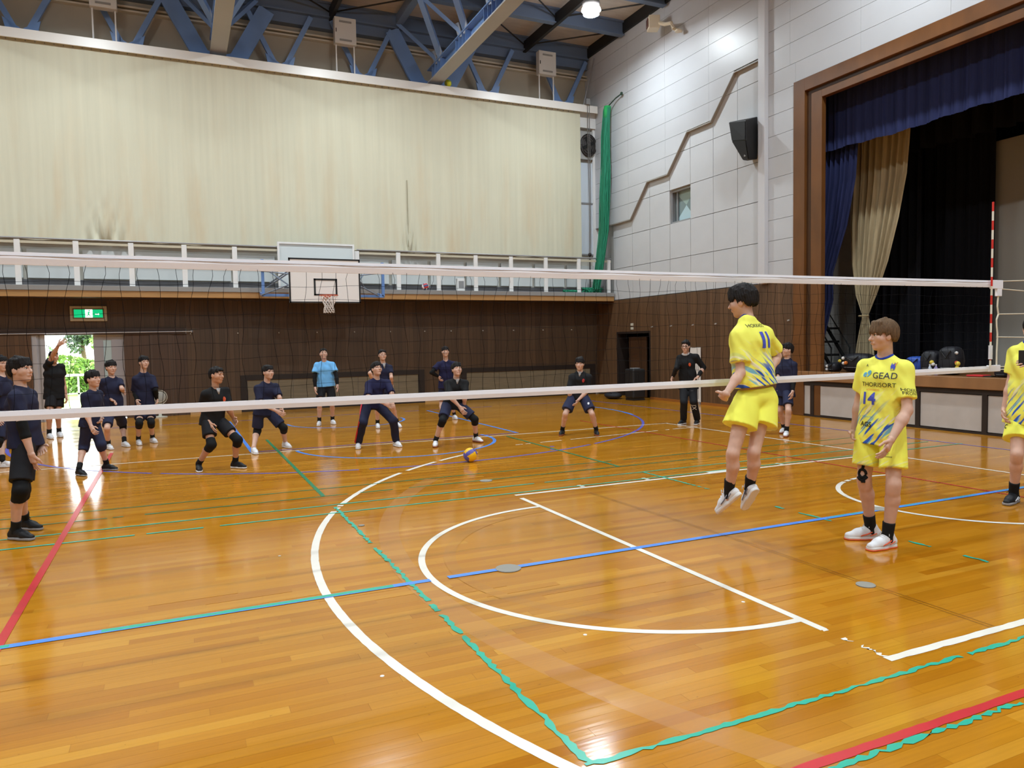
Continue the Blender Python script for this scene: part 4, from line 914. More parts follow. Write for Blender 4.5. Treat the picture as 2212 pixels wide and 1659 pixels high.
def bag(c, sc, label, charms=(), name='sports_bag', m=None, strap=True):
    t = empty(name, (c[0], c[1], 1.0), label, 'bag'); mb = MB().sphere((c[0], c[1], 1.0+sc[2]), 1.0, 20, 14, sc)
    sq = lambda v, c_, s_: c_+s_*math.copysign(abs((v-c_)/s_)**0.62, v-c_)
    mb.v = [(sq(x, c[0], sc[0]), sq(y, c[1], sc[1]), sq(z, 1.0+sc[2], sc[2]*(1.0))) for x, y, z in mb.v]
    mb.v = [(c[0]+(x-c[0])*(1+0.05*math.sin(z*40)), c[1]+(y-c[1])*(1+0.05*math.sin(z*23+y*9)), max(z, 1.003)) for x, y, z in mb.v]
    mb.build('body', m or M_BAG, t, True)
    if strap: MB().tube([(c[0]-sc[0]*1.02, c[1]-sc[1]*0.5, 1.0+sc[2]*1.7), (c[0]-sc[0]*1.12, c[1]-sc[1]*0.1, 1.0+sc[2]*1.2), (c[0]-sc[0]*1.02, c[1]+sc[1]*0.5, 1.0+sc[2]*1.7)], 0.012, 6).build('handle', M_BLACK, t)
    MB().box(c[0]-sc[0]*1.02, c[0]-sc[0]*0.9, c[1]-sc[1]*0.5, c[1]+sc[1]*0.5, 1.0+sc[2]*0.5, 1.0+sc[2]*0.54).build('zip', M_GREY, t)
    for (dx, dy, dz, r, mm) in charms: MB().sphere((c[0]+dx, c[1]+dy, 1.0+dz), r, 8, 6).build('charm', mm, t)
bag((9.75, 6.05, 0), (0.22, 0.36, 0.20), 'big black sports bag with small charms at the stage edge', ((-0.23, 0.20, 0.30, 0.035, M_CH2), (-0.24, 0.28, 0.24, 0.035, M_CH1), (-0.24, 0.12, 0.20, 0.04, M_CH3), (-0.24, 0.18, 0.19, 0.035, M_CH2)))
bag((9.62, 6.56, 0), (0.14, 0.12, 0.10), 'small black and white bag beside the wooden frame', ((-0.13, 0.09, 0.12, 0.035, M_CH2), (-0.13, 0.10, 0.05, 0.03, M_CH2)))
bag((10.0, 4.86, 0), (0.16, 0.22, 0.17), 'blue bag behind the shoulder of the man in number 14', m=mat('bag_blue', rgb(40, 80, 170), 0.5))
bag((9.80, 4.42, 0), (0.15, 0.18, 0.23), 'black backpack with a yellow charm on the stage', ((-0.16, -0.12, 0.24, 0.04, M_CH1), (-0.16, -0.15, 0.20, 0.035, M_CH2)), 'backpack')
bag((9.80, 4.02, 0), (0.17, 0.20, 0.27), 'tall black backpack with red and cream charms on the stage', ((-0.15, -0.20, 0.42, 0.03, M_CH2), (-0.16, -0.21, 0.24, 0.035, mat('charm_red', rgb(190, 60, 40), 0.6)), (-0.17, -0.24, 0.22, 0.045, M_CH1), (-0.17, -0.23, 0.15, 0.035, M_CH1)), 'backpack')
for (x, y, l, mm) in ((9.56, 4.28, 'clear bottle with a white cap, left of the pair', mat('bottle_clear', rgb(190, 200, 214), 0.1)), (9.58, 4.17, 'bottle with a violet label, right of the pair', mat('bottle_violet', rgb(160, 150, 196), 0.2))):
    t = empty('bottle', (x, y, 1.0), l, 'bottle'); MB().lathe([(0.03, 0), (0.033, 0.02), (0.033, 0.13), (0.014, 0.17), (0.014, 0.185)], (x, y, 1.0), 12).build('body', mm, t, True); MB().lathe([(0.016, 0.183), (0.016, 0.205)], (x, y, 1.0), 10).build('cap', M_WHITE, t)
t = empty('white_cable', (9.5, 4.4, 1.0), 'loose white cable lying on the stage edge before the backpacks', 'cable'); MB().tube([(9.42+0.03*math.sin(i), 4.75-0.06*i, 1.012+0.01*abs(math.sin(i*1.3))) for i in range(9)], 0.011, 6).build('cord', M_CH2, t)
t = empty('red_cloth', (9.5, 3.3, 1.0), 'folded red cloth lying on the stage behind the net', 'cloth'); bevel(MB().box(9.48, 9.72, 3.22, 3.52, 1.003, 1.03).build('fold', mat('cloth_red', rgb(206, 40, 44), 0.7), t), 0.01); bevel(MB().box(9.50, 9.70, 3.08, 3.215, 1.003, 1.02).build('edge', M_DARK, t), 0.006)
t = empty('drink_jug', (9.55, 2.72, 1.0), 'dark drink jug with a blue cap on the stage at the right', 'bottle'); MB().lathe([(0.07, 0), (0.08, 0.03), (0.08, 0.17), (0.05, 0.23), (0.04, 0.24)], (9.55, 2.72, 1.0), 16).build('body', mat('jug_dark', rgb(46, 46, 58), 0.3), t, True); MB().lathe([(0.042, 0.24), (0.042, 0.28)], (9.55, 2.72, 1.0), 12).build('cap', mat('cap_blue', rgb(50, 80, 190), 0.4), t)
bag((9.62, 2.945, 0), (0.10, 0.13, 0.09), 'small round black pouch left of the drink jug', strap=False, name='pouch')

# ------------------------------------------------------------------ outdoors beyond the open door
tag(MB().box(-30, 14, YW+0.2, 19.5, -0.12, -0.02).build('ground_concrete', mat('concrete', rgb(226, 226, 224), 0.7, noise=0.05)), kind='structure')
tag(MB().box(-60, 40, 19.5, 90, -0.2, -0.06).build('ground_grass', mat('lawn', rgb(150, 186, 96), 0.9, noise=0.2, nscale=(1.2, 1.2, 1))), kind='structure')
t = empty('white_fence', (-10, 27, 0), 'white rail fence across the grass outside the door', 'fence')
for i in range(34): MB().box(-18+i*0.5, -17.94+i*0.5, 27, 27.05, -0.06, 0.80).build('picket', M_WHITE, t)
MB().box(-18, -1, 26.97, 27.08, 0.78, 0.88).build('top_rail', M_WHITE, t); MB().box(-18, -1, 27.0, 27.05, 0.1, 0.16).build('low_rail', M_WHITE, t)
def foliage(c, r, n, cols, name, label, cat, trunk=0.0, leaf=0.13):
    t = empty(name, (c[0], c[1], -0.06), label, cat); ms = []
    for k, cc in enumerate(cols):
        mb = MB()
        for i in range(n//len(cols)):
            while True:
                p = Vector((random.uniform(-1, 1), random.uniform(-1, 1), random.uniform(-1, 1)))
                if 0.35 < p.length < 1: break
            p = Vector((p.x*r[0], p.y*r[1], p.z*r[2]))*(0.85+0.2*math.sin(p.x*3+p.z*4)); p += Vector(c)
            a = Vector((random.uniform(-1, 1), random.uniform(-1, 1), random.uniform(-1, 1))).normalized(); b = a.cross(Vector((random.random(), random.random(), 1))).normalized(); s = leaf*random.uniform(0.6, 1.3)
            mb.quad(p-a*s, p-b*s*0.5, p+a*s, p+b*s*0.5)
        tag(mb.build('leaves', cc, t, fix=False), kind='stuff')
    if trunk: MB().tube([(c[0], c[1], -0.06), (c[0]+0.1, c[1], c[2]*0.5), (c[0], c[1], c[2])], 0.12, 7, True, [trunk, trunk*0.7, trunk*0.4]).build('trunk', mat('bark', rgb(96, 80, 62), 0.9), t)
G1, G2, G3 = mat('leaf_light', rgb(170, 196, 120), 0.7), mat('leaf_mid', rgb(132, 164, 100), 0.7), mat('leaf_grey', rgb(96, 112, 100), 0.7)
foliage((-7.2, 30.5, 0.75), (2.0, 1.2, 0.95), 2600, (G1, G2), 'hedge_bush', 'bright green bush behind the white fence, left of the doorway view', 'bush')
foliage((-11.3, 31.5, 0.8), (2.0, 1.2, 1.1), 2600, (G1, G2), 'hedge_bush', 'yellow green bush farther left behind the fence', 'bush')
foliage((-7.75, 36, 2.75), (0.8, 0.8, 1.15), 1500, (G3, G3), 'grey_tree', 'grey green tree in the middle of the doorway view', 'tree', 0.16, 0.13)
foliage((-6.75, 34, 2.3), (0.5, 0.5, 0.6), 700, (G1, G2), 'young_tree', 'small yellow green tree at the right of the doorway view', 'tree', 0.10, 0.09)
foliage((-13.0, 44, 2.0), (3.2, 3.0, 1.6), 1600, (G2, G3), 'young_tree', 'distant round tree left of the doorway view', 'tree', 0.16, 0.13)

# ------------------------------------------------------------------ people: smooth-union fields meshed by surface nets
def _v(p): return np.asarray(p, dtype=np.float32)
def _n(v):
    v = np.asarray(v, float); return v/(np.linalg.norm(v)+1e-12)
def cone(a, b, ra, rb, k=0.02, side=None, ratio=1.0, cuts=(), op='u'): return dict(t='c', a=_v(a), b=_v(b), ra=ra, rb=rb, k=k, side=None if side is None else _v(_n(side)), ratio=ratio, cuts=cuts, op=op)
def ell(c, ax, r, k=0.02, op='u', cuts=()): return dict(t='e', c=_v(c), ax=np.asarray(ax, np.float32), r=_v(r), k=k, op=op, cuts=cuts)
def pbox(p):
    if p['t'] == 'c':
        R = max(p['ra'], p['rb'])*max(1, p['ratio']); return np.minimum(p['a'], p['b'])-R, np.maximum(p['a'], p['b'])+R
    R = float(max(p['r'])); return p['c']-R, p['c']+R
def pdist(p, X, Y, Z):
    if p['t'] == 'c':
        a, ab = p['a'], p['b']-p['a']; L2 = float(ab@ab)+1e-9
        qx, qy, qz = X-a[0], Y-a[1], Z-a[2]
        t = np.clip((qx*ab[0]+qy*ab[1]+qz*ab[2])/L2, 0, 1)
        qx, qy, qz = qx-t*ab[0], qy-t*ab[1], qz-t*ab[2]
        if p['side'] is not None and p['ratio'] != 1:
            s = p['side']; c = (qx*s[0]+qy*s[1]+qz*s[2])*(1-1/p['ratio']); qx, qy, qz = qx-c*s[0], qy-c*s[1], qz-c*s[2]
        d = np.sqrt(qx*qx+qy*qy+qz*qz)-(p['ra']+(p['rb']-p['ra'])*t)
    else:
        q = (X-p['c'][0], Y-p['c'][1], Z-p['c'][2]); k0 = 0; k1 = 0
        for i in range(3):
            u = (q[0]*p['ax'][i][0]+q[1]*p['ax'][i][1]+q[2]*p['ax'][i][2])/p['r'][i]; k0 = k0+u*u; k1 = k1+(u/p['r'][i])**2
        k0 = np.sqrt(k0); d = k0*(k0-1)/(np.sqrt(k1)+1e-6)
    for (o, n) in p['cuts']: d = np.maximum(d, (X-o[0])*n[0]+(Y-o[1])*n[1]+(Z-o[2])*n[2])
    return d
def field_mesh(prims, h, post=None, pad=0.03, lo=None, hi=None, cuts=()):
    bs = [pbox(p) for p in prims if p['op'] == 'u']
    lo = np.min([b[0] for b in bs], 0)-pad if lo is None else np.asarray(lo); hi = np.max([b[1] for b in bs], 0)+pad if hi is None else np.asarray(hi)
    n = np.ceil((hi-lo)/h).astype(int)+1
    ax = [(lo[i]+h*np.arange(n[i])).astype(np.float32) for i in range(3)]
    D = np.full(n, 0.5, np.float32)
    for p in prims:
        b0, b1 = pbox(p); e = p['k']*1.5+2.5*h
        i0 = np.clip(np.floor((b0-e-lo)/h).astype(int), 0, n-1); i1 = np.clip(np.ceil((b1+e-lo)/h).astype(int)+1, 1, n)
        if np.any(i1 <= i0): continue
        s = tuple(slice(i0[i], i1[i]) for i in range(3))
        X, Y, Z = ax[0][s[0]][:, None, None], ax[1][s[1]][None, :, None], ax[2][s[2]][None, None, :]
        d = pdist(p, X, Y, Z); A = D[s]; k = p['k']
        if p['op'] == 'u':
            hh = np.clip(0.5+0.5*(A-d)/k, 0, 1); D[s] = A+(d-A)*hh-k*hh*(1-hh)
        else:
            d = -d; hh = np.clip(0.5-0.5*(A-d)/k, 0, 1); D[s] = A+(d-A)*hh+k*hh*(1-hh)
    X, Y, Z = ax[0][:, None, None], ax[1][None, :, None], ax[2][None, None, :]
    for (o, nn) in cuts: D = np.maximum(D, ((X-o[0])*nn[0]+(Y-o[1])*nn[1]+(Z-o[2])*nn[2]).astype(np.float32))
    if post is not None: D = post(D, X, Y, Z).astype(np.float32)
    D[0], D[-1], D[:, 0], D[:, -1], D[:, :, 0], D[:, :, -1] = (np.maximum(q, 0.01) for q in (D[0], D[-1], D[:, 0], D[:, -1], D[:, :, 0], D[:, :, -1]))
    return snets(D, lo, h)
def snets(D, lo, h):
    I = D < 0
    c = [D[i:D.shape[0]-1+i, j:D.shape[1]-1+j, k:D.shape[2]-1+k] for i in (0, 1) for j in (0, 1) for k in (0, 1)]
    ci = [I[i:D.shape[0]-1+i, j:D.shape[1]-1+j, k:D.shape[2]-1+k] for i in (0, 1) for j in (0, 1) for k in (0, 1)]
    any_ = ci[0].copy(); all_ = ci[0].copy()
    for q in ci[1:]: any_ |= q; all_ &= q
    act = np.nonzero(any_ & ~all_)
    if len(act[0]) == 0: return np.zeros((0, 3)), np.zeros((0, 4), int)
    V = np.stack([q[act] for q in c], 1)
    off = np.array([(i, j, k) for i in (0, 1) for j in (0, 1) for k in (0, 1)], float)
    acc = np.zeros((len(V), 3)); cnt = np.zeros(len(V))
    for a in range(8):
        for b in range(a+1, 8):
            if abs(off[a]-off[b]).sum() != 1: continue
            m = (V[:, a] < 0) != (V[:, b] < 0); t = V[m, a]/(V[m, a]-V[m, b]); acc[m] += off[a]+(off[b]-off[a])*t[:, None]; cnt[m] += 1
    P = (np.stack(act, 1)+acc/cnt[:, None])*h+lo
    idx = np.full(any_.shape, -1, np.int32); idx[act] = np.arange(len(V))
    F = []
    for axis in range(3):
        s0 = [slice(None)]*3; s1 = [slice(None)]*3; s0[axis] = slice(0, -1); s1[axis] = slice(1, None)
        for d in range(3):
            if d != axis: s0[d] = slice(1, -1); s1[d] = slice(1, -1)
        a, b = I[tuple(s0)], I[tuple(s1)]
        for flip, msk in ((False, a & ~b), (True, b & ~a)):
            w = np.nonzero(msk)
            g = [w[i]+(0 if i == axis else 1) for i in range(3)]
            u, v = [d for d in range(3) if d != axis]
            if axis == 1: u, v = v, u
            def cell(du, dv):
                q = [g[0].copy(), g[1].copy(), g[2].copy()]; q[u] -= du; q[v] -= dv; return idx[tuple(q)]
            quad = np.stack([cell(1, 1), cell(0, 1), cell(0, 0), cell(1, 0)], 1)
            F.append(quad[:, ::-1] if flip else quad)
    return P, np.concatenate(F)
def np_mesh(name, parts, m, parent, smooth=True, attr=None):
    """parts: list of (verts, quads) joined into one mesh object"""
    Vs, Fs, o = [], [], 0
    for P, F in parts: Vs.append(P); Fs.append(F+o); o += len(P)
    V = np.concatenate(Vs)-np.array(wp(parent))[None]; F = np.concatenate(Fs)
    me = bpy.data.meshes.new(name); me.vertices.add(len(V)); me.vertices.foreach_set('co', V.astype(np.float32).ravel())
    me.loops.add(F.size); me.loops.foreach_set('vertex_index', F.astype(np.int32).ravel())
    me.polygons.add(len(F)); me.polygons.foreach_set('loop_start', np.arange(0, F.size, 4, dtype=np.int32))
    me.update(calc_edges=True); me.validate()
    if smooth: me.polygons.foreach_set('use_smooth', np.ones(len(me.polygons), bool))
    if attr is not None:
        A = me.attributes.new('kit', 'FLOAT_VECTOR', 'POINT'); A.data.foreach_set('vector', attr.astype(np.float32).ravel())
    for mm in (m if isinstance(m, (list, tuple)) else [m]): me.materials.append(mm)
    return link(name, me, parent)

def skin_mat(name, c):
    if name in MATS: return MATS[name]
    m = mat(name, c, 0.5, noise=0.05, nscale=(25, 25, 25)); b = m.node_tree.nodes['Principled BSDF']
    b.inputs['Subsurface Weight'].default_value = 0.08; b.inputs['Subsurface Radius'].default_value = (0.02, 0.008, 0.004); b.inputs['Subsurface Scale'].default_value = 0.5
    return m
SKIN = skin_mat('skin', rgb(208, 166, 146)); SKINT = skin_mat('skin_tan', rgb(194, 146, 120))
def hair_mat(name, c):
    m = mat(name, c, 0.6, spec=0.22, noise=0.4, nscale=(130, 130, 16), bump=0.5, bscale=150); return m
HBLK = hair_mat('hair_black', rgb(30, 26, 26)); HBRN = hair_mat('hair_brown', rgb(104, 80, 57))
def fab(name, c, rough=0.8, noise=0.06): return mat(name, c, rough, spec=0.25, noise=noise, nscale=(12, 12, 12), bump=0.06, bscale=60)
F_NAVY = fab('cloth_navy', rgb(32, 34, 58)); F_NAVY2 = fab('cloth_navy_shorts', rgb(40, 44, 70)); F_BLK = fab('cloth_black', rgb(22, 22, 24)); F_BLK2 = fab('cloth_black_shorts', rgb(26, 26, 30)); F_BLUE = fab('cloth_sky_blue', rgb(116, 184, 240)); F_PURP = fab('cloth_dark_navy', rgb(30, 30, 64))
F_PAD = fab('pad_black', rgb(16, 16, 18)); F_SOCK = fab('sock_black', rgb(24, 25, 26)); F_SOLEW = mat('sole_white', rgb(226, 224, 224), 0.5); F_SHW = fab('shoe_white', rgb(226, 226, 230), 0.5); F_SHB = fab('shoe_black', rgb(32, 33, 36), 0.5); F_SOLEO = mat('sole_orange', rgb(226, 96, 52), 0.5); F_SOLER = mat('sole_gum', rgb(150, 84, 56), 0.5); F_UNDER = fab('undershirt_grey', rgb(170, 166, 166))
M_EYE = mat('eye_dark', rgb(22, 16, 14), 0.2); M_EYEW = mat('eye_white', rgb(226, 222, 216), 0.3); M_LIP = mat('lip', rgb(176, 104, 92), 0.5); M_BROW = mat('brow_dark', rgb(44, 34, 30), 0.8)
def kit_mat(name, lower=0.45, base=(246, 246, 104), dense=1.0):
    """yellow jersey cloth with printed diagonal brush strokes towards the hem"""
    m = bpy.data.materials.new(name); m.use_nodes = True; g = NT(m)
    at = g.n('ShaderNodeAttribute', attribute_name='kit'); v = at.outputs['Vector']
    sep = g.n('ShaderNodeSeparateXYZ'); g.l(v, sep.inputs[0]); h = sep.outputs[2]; fr = sep.outputs[1]
    def stroke(seed, sx, sy, lo, hi):
        w = g.mapping(g.mapping(v, (1, 0.6, 0.62)), (1, 1, 1), (0, math.radians(46), 0)); w = g.mapping(w, (sx, 2, sy))
        ad = g.n('ShaderNodeVectorMath', operation='ADD'); g.l(w, ad.inputs[0]); ad.inputs[1].default_value = (seed, seed*1.7, seed*0.3)
        return g.rng(g.noise(ad.outputs[0], 1.0, 1.5), lo, hi, 0, 1)
    fade = g.rng(h, lower, lower-0.32, 0.0, 1.0)
    fade2 = g.rng(h, lower+0.15, lower-0.2, 0.0, 1.0)
    c = g.mix(g.m('MULTIPLY', g.rng(g.noise(v, 6.0, 2), 0.5, 0.7, 0, 0.7), fade2), rgb(*base), rgb(232, 190, 40))
    c = g.mix(g.m('MULTIPLY', stroke(9.1, 4.5, 42, 0.60, 0.63), fade2), c, rgb(240, 236, 200))
    c = g.mix(g.m('MULTIPLY', stroke(4.3, 5, 34, 0.60-0.02*dense, 0.64), fade), c, rgb(120, 180, 200))
    c = g.mix(g.m('MULTIPLY', stroke(1.7, 4, 30, 0.585-0.02*dense, 0.61), fade), c, rgb(52, 92, 190))
    g.l(c, g.b.inputs['Base Color']); g.b.inputs['Roughness'].default_value = 0.7; g.b.inputs['Specular IOR Level'].default_value = 0.25
    return m
KIT = kit_mat('jersey_yellow', 0.55); KITS = kit_mat('shorts_yellow', 0.4, (246, 246, 96), 0.3)

def wrinkle(amp, f=14.0, seed=0.0):
    def post(D, X, Y, Z):
        return D+amp*(np.sin(X*f*1.3+Z*f*0.8+seed)*np.sin(Y*f*1.1-Z*f*0.9+seed*2)+0.5*np.sin(X*f*2.3-Y*f*1.9+Z*f*1.7+seed*3))
    return post
def frame_of(J, H, face, body):
    J = {k: np.array(v, float) for k, v in J.items()}
    pc = (J['hipL']+J['hipR'])/2; sp = _n(J['neck']-pc); left = _n(J['shL']-J['shR']); left = _n(left-(left@sp)*sp*0.5)
    hleft = _n(J['hipL']-J['hipR']); b = _n(body); bl = np.array([-b[1], b[0], 0.0])
    bl = -np.cross(b, [0, 0, 1]); left = _n(left+bl*0.8); hleft = _n(hleft*0.4+bl)
    return J, pc, sp, left, hleft, b
def add_person(key, label, outfit, near=False):
    P = POSES[key]; H = P['H']; s = H/1.75
    J, pc, sp, left, hleft, bodyf = frame_of(P['J'], H, P['face'], P['body'])
    o = outfit; skin = o.get('skin', SKIN); hcol = o.get('haircol', HBLK)
    g0 = (J['anL']+J['anR'])/2
    root = empty('person', (float(g0[0]), float(g0[1]), 0.0), label, 'person', o.get('group'))
    hb, hf, hc = (0.0085, 0.0042, 0.0085) if near else (0.0125, 0.0062, 0.0125)
    W = o.get('bulk', 1.0)*0.93
    # normalise the trunk so that the hips never sit further from the neck than anatomy allows
    parts = []
    neck = J['neck']; shm = (J['shL']+J['shR'])/2; chest = pc+(neck-pc)*0.70; mid = pc+(neck-pc)*0.36
    sw = 0.165*H*0.5*1.25
    for q, sg in (('shL', 1), ('shR', -1)):      # keep the shoulders at a human width
        want = shm+left*sg*0.091*H; J[q] = J[q]*0.5+want*0.5-np.array([0, 0, 0.028*s])
    B = [cone(J['hipR']*0.5+pc*0.5, J['hipL']*0.5+pc*0.5, 0.098*s*W, 0.098*s*W, 0.04),
         cone(pc, mid, 0.100*s*W, 0.092*s*W, 0.05, left, 1.36), cone(mid, chest, 0.092*s*W, 0.106*s*W, 0.05, left, 1.42),
         cone(chest, neck-sp*0.05*s, 0.100*s*W, 0.055*s, 0.05, left, 1.5)]
    for q in ('L', 'R'):
        sh, el, wr, ha = J['sh'+q], J['el'+q], J['wr'+q], J['ha'+q]; hp, kn, an = J['hip'+q], J['kn'+q], J['an'+q]
        B += [cone(neck-sp*0.045*s, sh, 0.044*s, 0.048*s, 0.04), cone(sh, el, 0.048*s, 0.037*s, 0.02),
              cone(el, el+(wr-el)*0.35, 0.040*s, 0.042*s, 0.02), cone(el+(wr-el)*0.3, wr, 0.041*s, 0.026*s, 0.02),
              cone(hp, kn, 0.084*s*W, 0.051*s, 0.03), cone(kn, kn+(an-kn)*0.12, 0.051*s, 0.049*s, 0.02)]
        back = -bodyf*0.016*s
        B += [cone(kn+(an-kn)*0.08, kn+(an-kn)*0.32+back, 0.048*s, 0.053*s, 0.02), cone(kn+(an-kn)*0.3+back, an, 0.052*s, 0.034*s, 0.02)]
        B += [cone(an, an+np.array([0, 0, -0.05*s]), 0.036*s, 0.04*s, 0.02)]
    hs = 0.62+0.38*(H/1.72); hs *= o.get('headscale', 1.0)
    F = _n(P['face']); U = _n(np.array([0, 0, 1.0])-F[2]*F+0.0); 
    tl = o.get('tilt')
    if tl: U = _n(U+np.array(tl))
    Lh = _n(np.cross(U, F)); hcn = J['head']
    T = lambda l, f, u: hcn+hs*(l*Lh+f*F+u*U)
    AX3 = [Lh, F, U]; E = lambda c, r, k=0.02, op='u': ell(T(*c), AX3, [q*hs for q in r], k*hs, op)
    Cn = lambda a, b, ra, rb, k=0.02, ratio=1.0, op='u': cone(T(*a), T(*b), ra*hs, rb*hs, k*hs, Lh, ratio, (), op)
    nb = neck-sp*0.02*s
    HEAD = [E((0, -0.012, 0.03), (0.074, 0.093, 0.086)), E((0, 0.020, -0.028), (0.064, 0.070, 0.086), 0.03), Cn((0, 0.0, -0.062), (0, 0.056, -0.098), 0.048, 0.024, 0.03, 1.15),
            Cn((0, 0.083, 0.010), (0, 0.108, -0.030), 0.0085, 0.0125, 0.012), Cn((0.012, 0.086, -0.034), (-0.012, 0.086, -0.034), 0.009, 0.009, 0.012),
            Cn((-0.034, 0.078, 0.021), (0.034, 0.078, 0.021), 0.013, 0.013, 0.02), E((0.032, 0.094, 0.003), (0.018, 0.010, 0.011), 0.012, 's'), E((-0.032, 0.094, 0.003), (0.018, 0.010, 0.011), 0.012, 's'),
            Cn((-0.018, 0.083, -0.061), (0.018, 0.083, -0.061), 0.009, 0.009, 0.014), Cn((0.045, 0.055, -0.022), (0.05, 0.045, -0.03), 0.02, 0.02, 0.03), Cn((-0.045, 0.055, -0.022), (-0.05, 0.045, -0.03), 0.02, 0.02, 0.03),
            E((0.074, -0.010, -0.010), (0.011, 0.022, 0.032), 0.006), E((-0.074, -0.010, -0.010), (0.011, 0.022, 0.032), 0.006),
            cone(nb, T(0, -0.022, -0.062), 0.056*s, 0.052*s, 0.02)]
    parts.append(field_mesh(B+[HEAD[-1]], hb, None))
    parts.append(field_mesh(HEAD, hf, None))
    for q, sg in (('L', 1), ('R', -1)):        # hands: palm, four fingers, thumb
        wr, ha = J['wr'+q], J['ha'+q]; d = _n(ha-wr); el = J['el'+q]; hl = 0.105*H
        th = np.array(o.get('thumb'+q, bodyf), float); th = th-(th@d)*d
        if np.linalg.norm(th) < 0.45: th = np.array([0, 0, 1.0])-d[2]*d
        th = _n(th); pn = _n(np.cross(d, th)); ctr = pc-wr
        if pn@ctr < 0: pn = -pn
        if 'palm'+q in o: pn = _n(np.array(o['palm'+q]) - (np.array(o['palm'+q])@d)*d); th = _n(th-(th@pn)*pn)
        cu = o.get('curl', 0.35); rf = 0.0088*s*(1 if near else 1.1)
        Hd = [cone(wr, wr+d*0.42*hl, 0.021*s, 0.021*s, 0.012, th, 1.75), cone(el+(wr-el)*0.72, wr, 0.031*s, 0.024*s, 0.015), cone(wr+d*0.40*hl+th*0.028*s, wr+d*0.40*hl-th*0.028*s, 0.014*s, 0.013*s, 0.012)]
        for i, ln in enumerate((0.44, 0.50, 0.47, 0.37)):
            base = wr+d*0.44*hl+th*(0.031-0.0205*i)*s; sp_ = (0.12-0.08*i)*th
            p = base; dd = _n(d+sp_)
            for seg, fr in enumerate((0.46, 0.30, 0.24)):
                a = cu*(0.5+0.6*seg); dv = _n(dd*math.cos(a)+pn*math.sin(a)); q2 = p+dv*ln*hl*fr*1.1
                Hd.append(cone(p, q2, rf*(1-0.08*seg), rf*(0.94-0.08*seg), 0.004)); p = q2; dd = dv
        t0 = wr+d*0.10*hl+th*0.024*s; t1 = t0+_n(d*0.75+th*0.75+pn*0.2)*0.30*hl; t2 = t1+_n(d*0.95+th*0.28+pn*0.35)*0.26*hl
        Hd += [cone(t0, t1, 0.0135*s, 0.0115*s, 0.01), cone(t1, t2, 0.0112*s, 0.0088*s, 0.006)]
        hv = field_mesh(Hd, hf*0.85, None, cuts=((el+(wr-el)*0.80, _n(el-wr)),)); parts.append(hv)
    np_mesh('body', parts, skin, root)
    # ---- face details
    def surf(l, u):
        f = np.linspace(0.135, 0.02, 116); pts = np.stack([T(l, q, u) for q in f]).astype(np.float32); D = np.full(116, 0.5)
        for p in HEAD[:-1]:
            d = pdist(p, pts[:, 0], pts[:, 1], pts[:, 2]); k = p['k']
            if p['op'] == 'u': hh = np.clip(0.5+0.5*(D-d)/k, 0, 1); D = D+(d-D)*hh-k*hh*(1-hh)
            else: d = -d; hh = np.clip(0.5-0.5*(D-d)/k, 0, 1); D = D+(d-D)*hh+k*hh*(1-hh)
        i = np.argmax(D < 0); return f[i] if D[i] < 0 else 0.08
    for l in (0.032, -0.032):
        f = surf(l, 0.003)-0.004
        if near:
            me = MB().sphere((0, 0, 0), 1, 14, 10); R = Matrix((Lh, F, U)).transposed(); e = T(l, f, 0.003)
            me.v = [tuple(Vector(e)+R @ Vector((x*0.0160*hs, y*0.0075*hs, z*0.0078*hs))) for x, y, z in me.v]
            eo = me.build('eye', M_EYEW, root, True)
            me = MB().sphere((0, 0, 0), 1, 10, 8); e = T(l, f+0.0042, 0.003); me.v = [tuple(Vector(e)+R @ Vector((x*0.0068*hs, y*0.0045*hs, z*0.0072*hs))) for x, y, z in me.v]
            me.build('iris', M_EYE, eo, True)
            MB().tube([T(l+0.017*t, surf(l+0.017*t, 0.003+0.0095*(1-0.75*t*t))+0.0012, 0.003+0.0095*(1-0.75*t*t)) for t in (-1, -0.6, 0, 0.6, 1)], 0.0019*hs, 5).build('lash', M_BROW, eo, True)
        else:
            me = MB().sphere((0, 0, 0), 1, 8, 6); R = Matrix((Lh, F, U)).transposed(); e = T(l, f+0.001, 0.003)
            me.v = [tuple(Vector(e)+R @ Vector((x*0.016*hs, y*0.006*hs, z*0.0065*hs))) for x, y, z in me.v]; me.build('eye', M_EYE, root, True)
        q = [T(l*0.45+l*0.5*t*2*0.62, surf(l*0.45+l*0.62*t, 0.0225+0.006*math.sin(t*PI))+0.0005, 0.0225+0.006*math.sin(t*PI)) for t in (0, 0.33, 0.66, 1)]
        MB().tube(q, 0.0036*hs, 5, True, [0.003*hs, 0.0042*hs, 0.0038*hs, 0.002*hs]).build('eyebrow', M_BROW, root, True)
    me = MB().sphere((0, 0, 0), 1, 10, 6); R = Matrix((Lh, F, U)).transposed(); e = T(0, surf(0, -0.062)-0.003, -0.062)
    me.v = [tuple(Vector(e)+R @ Vector((x*0.021*hs, y*0.006*hs-abs(x)*0.006*hs, z*0.0062*hs))) for x, y, z in me.v]; me.build('mouth', M_LIP, root, True)
    # ---- hair
    hv_ = o.get('hair', {}); vol = hv_.get('vol', 1.0); fringe = hv_.get('fringe', 0.35); back_ = hv_.get('back', -0.62); side_ = hv_.get('side', -0.02)
    HA = [E((0, -0.016, 0.036+0.006*(vol-1)), (0.084*vol**0.6, 0.108*vol**0.6, 0.094*vol), 0.02), E((0, -0.055, -0.015), (0.070*vol**0.5, 0.060*vol**0.4, 0.075), 0.03)]
    if hv_.get('long'): HA.append(E((0, -0.045, -0.07), (0.075, 0.055, 0.075), 0.03))
    if hv_.get('top'): HA.append(E((0, 0.03, 0.085), (0.06, 0.065, 0.04*hv_['top']), 0.03))
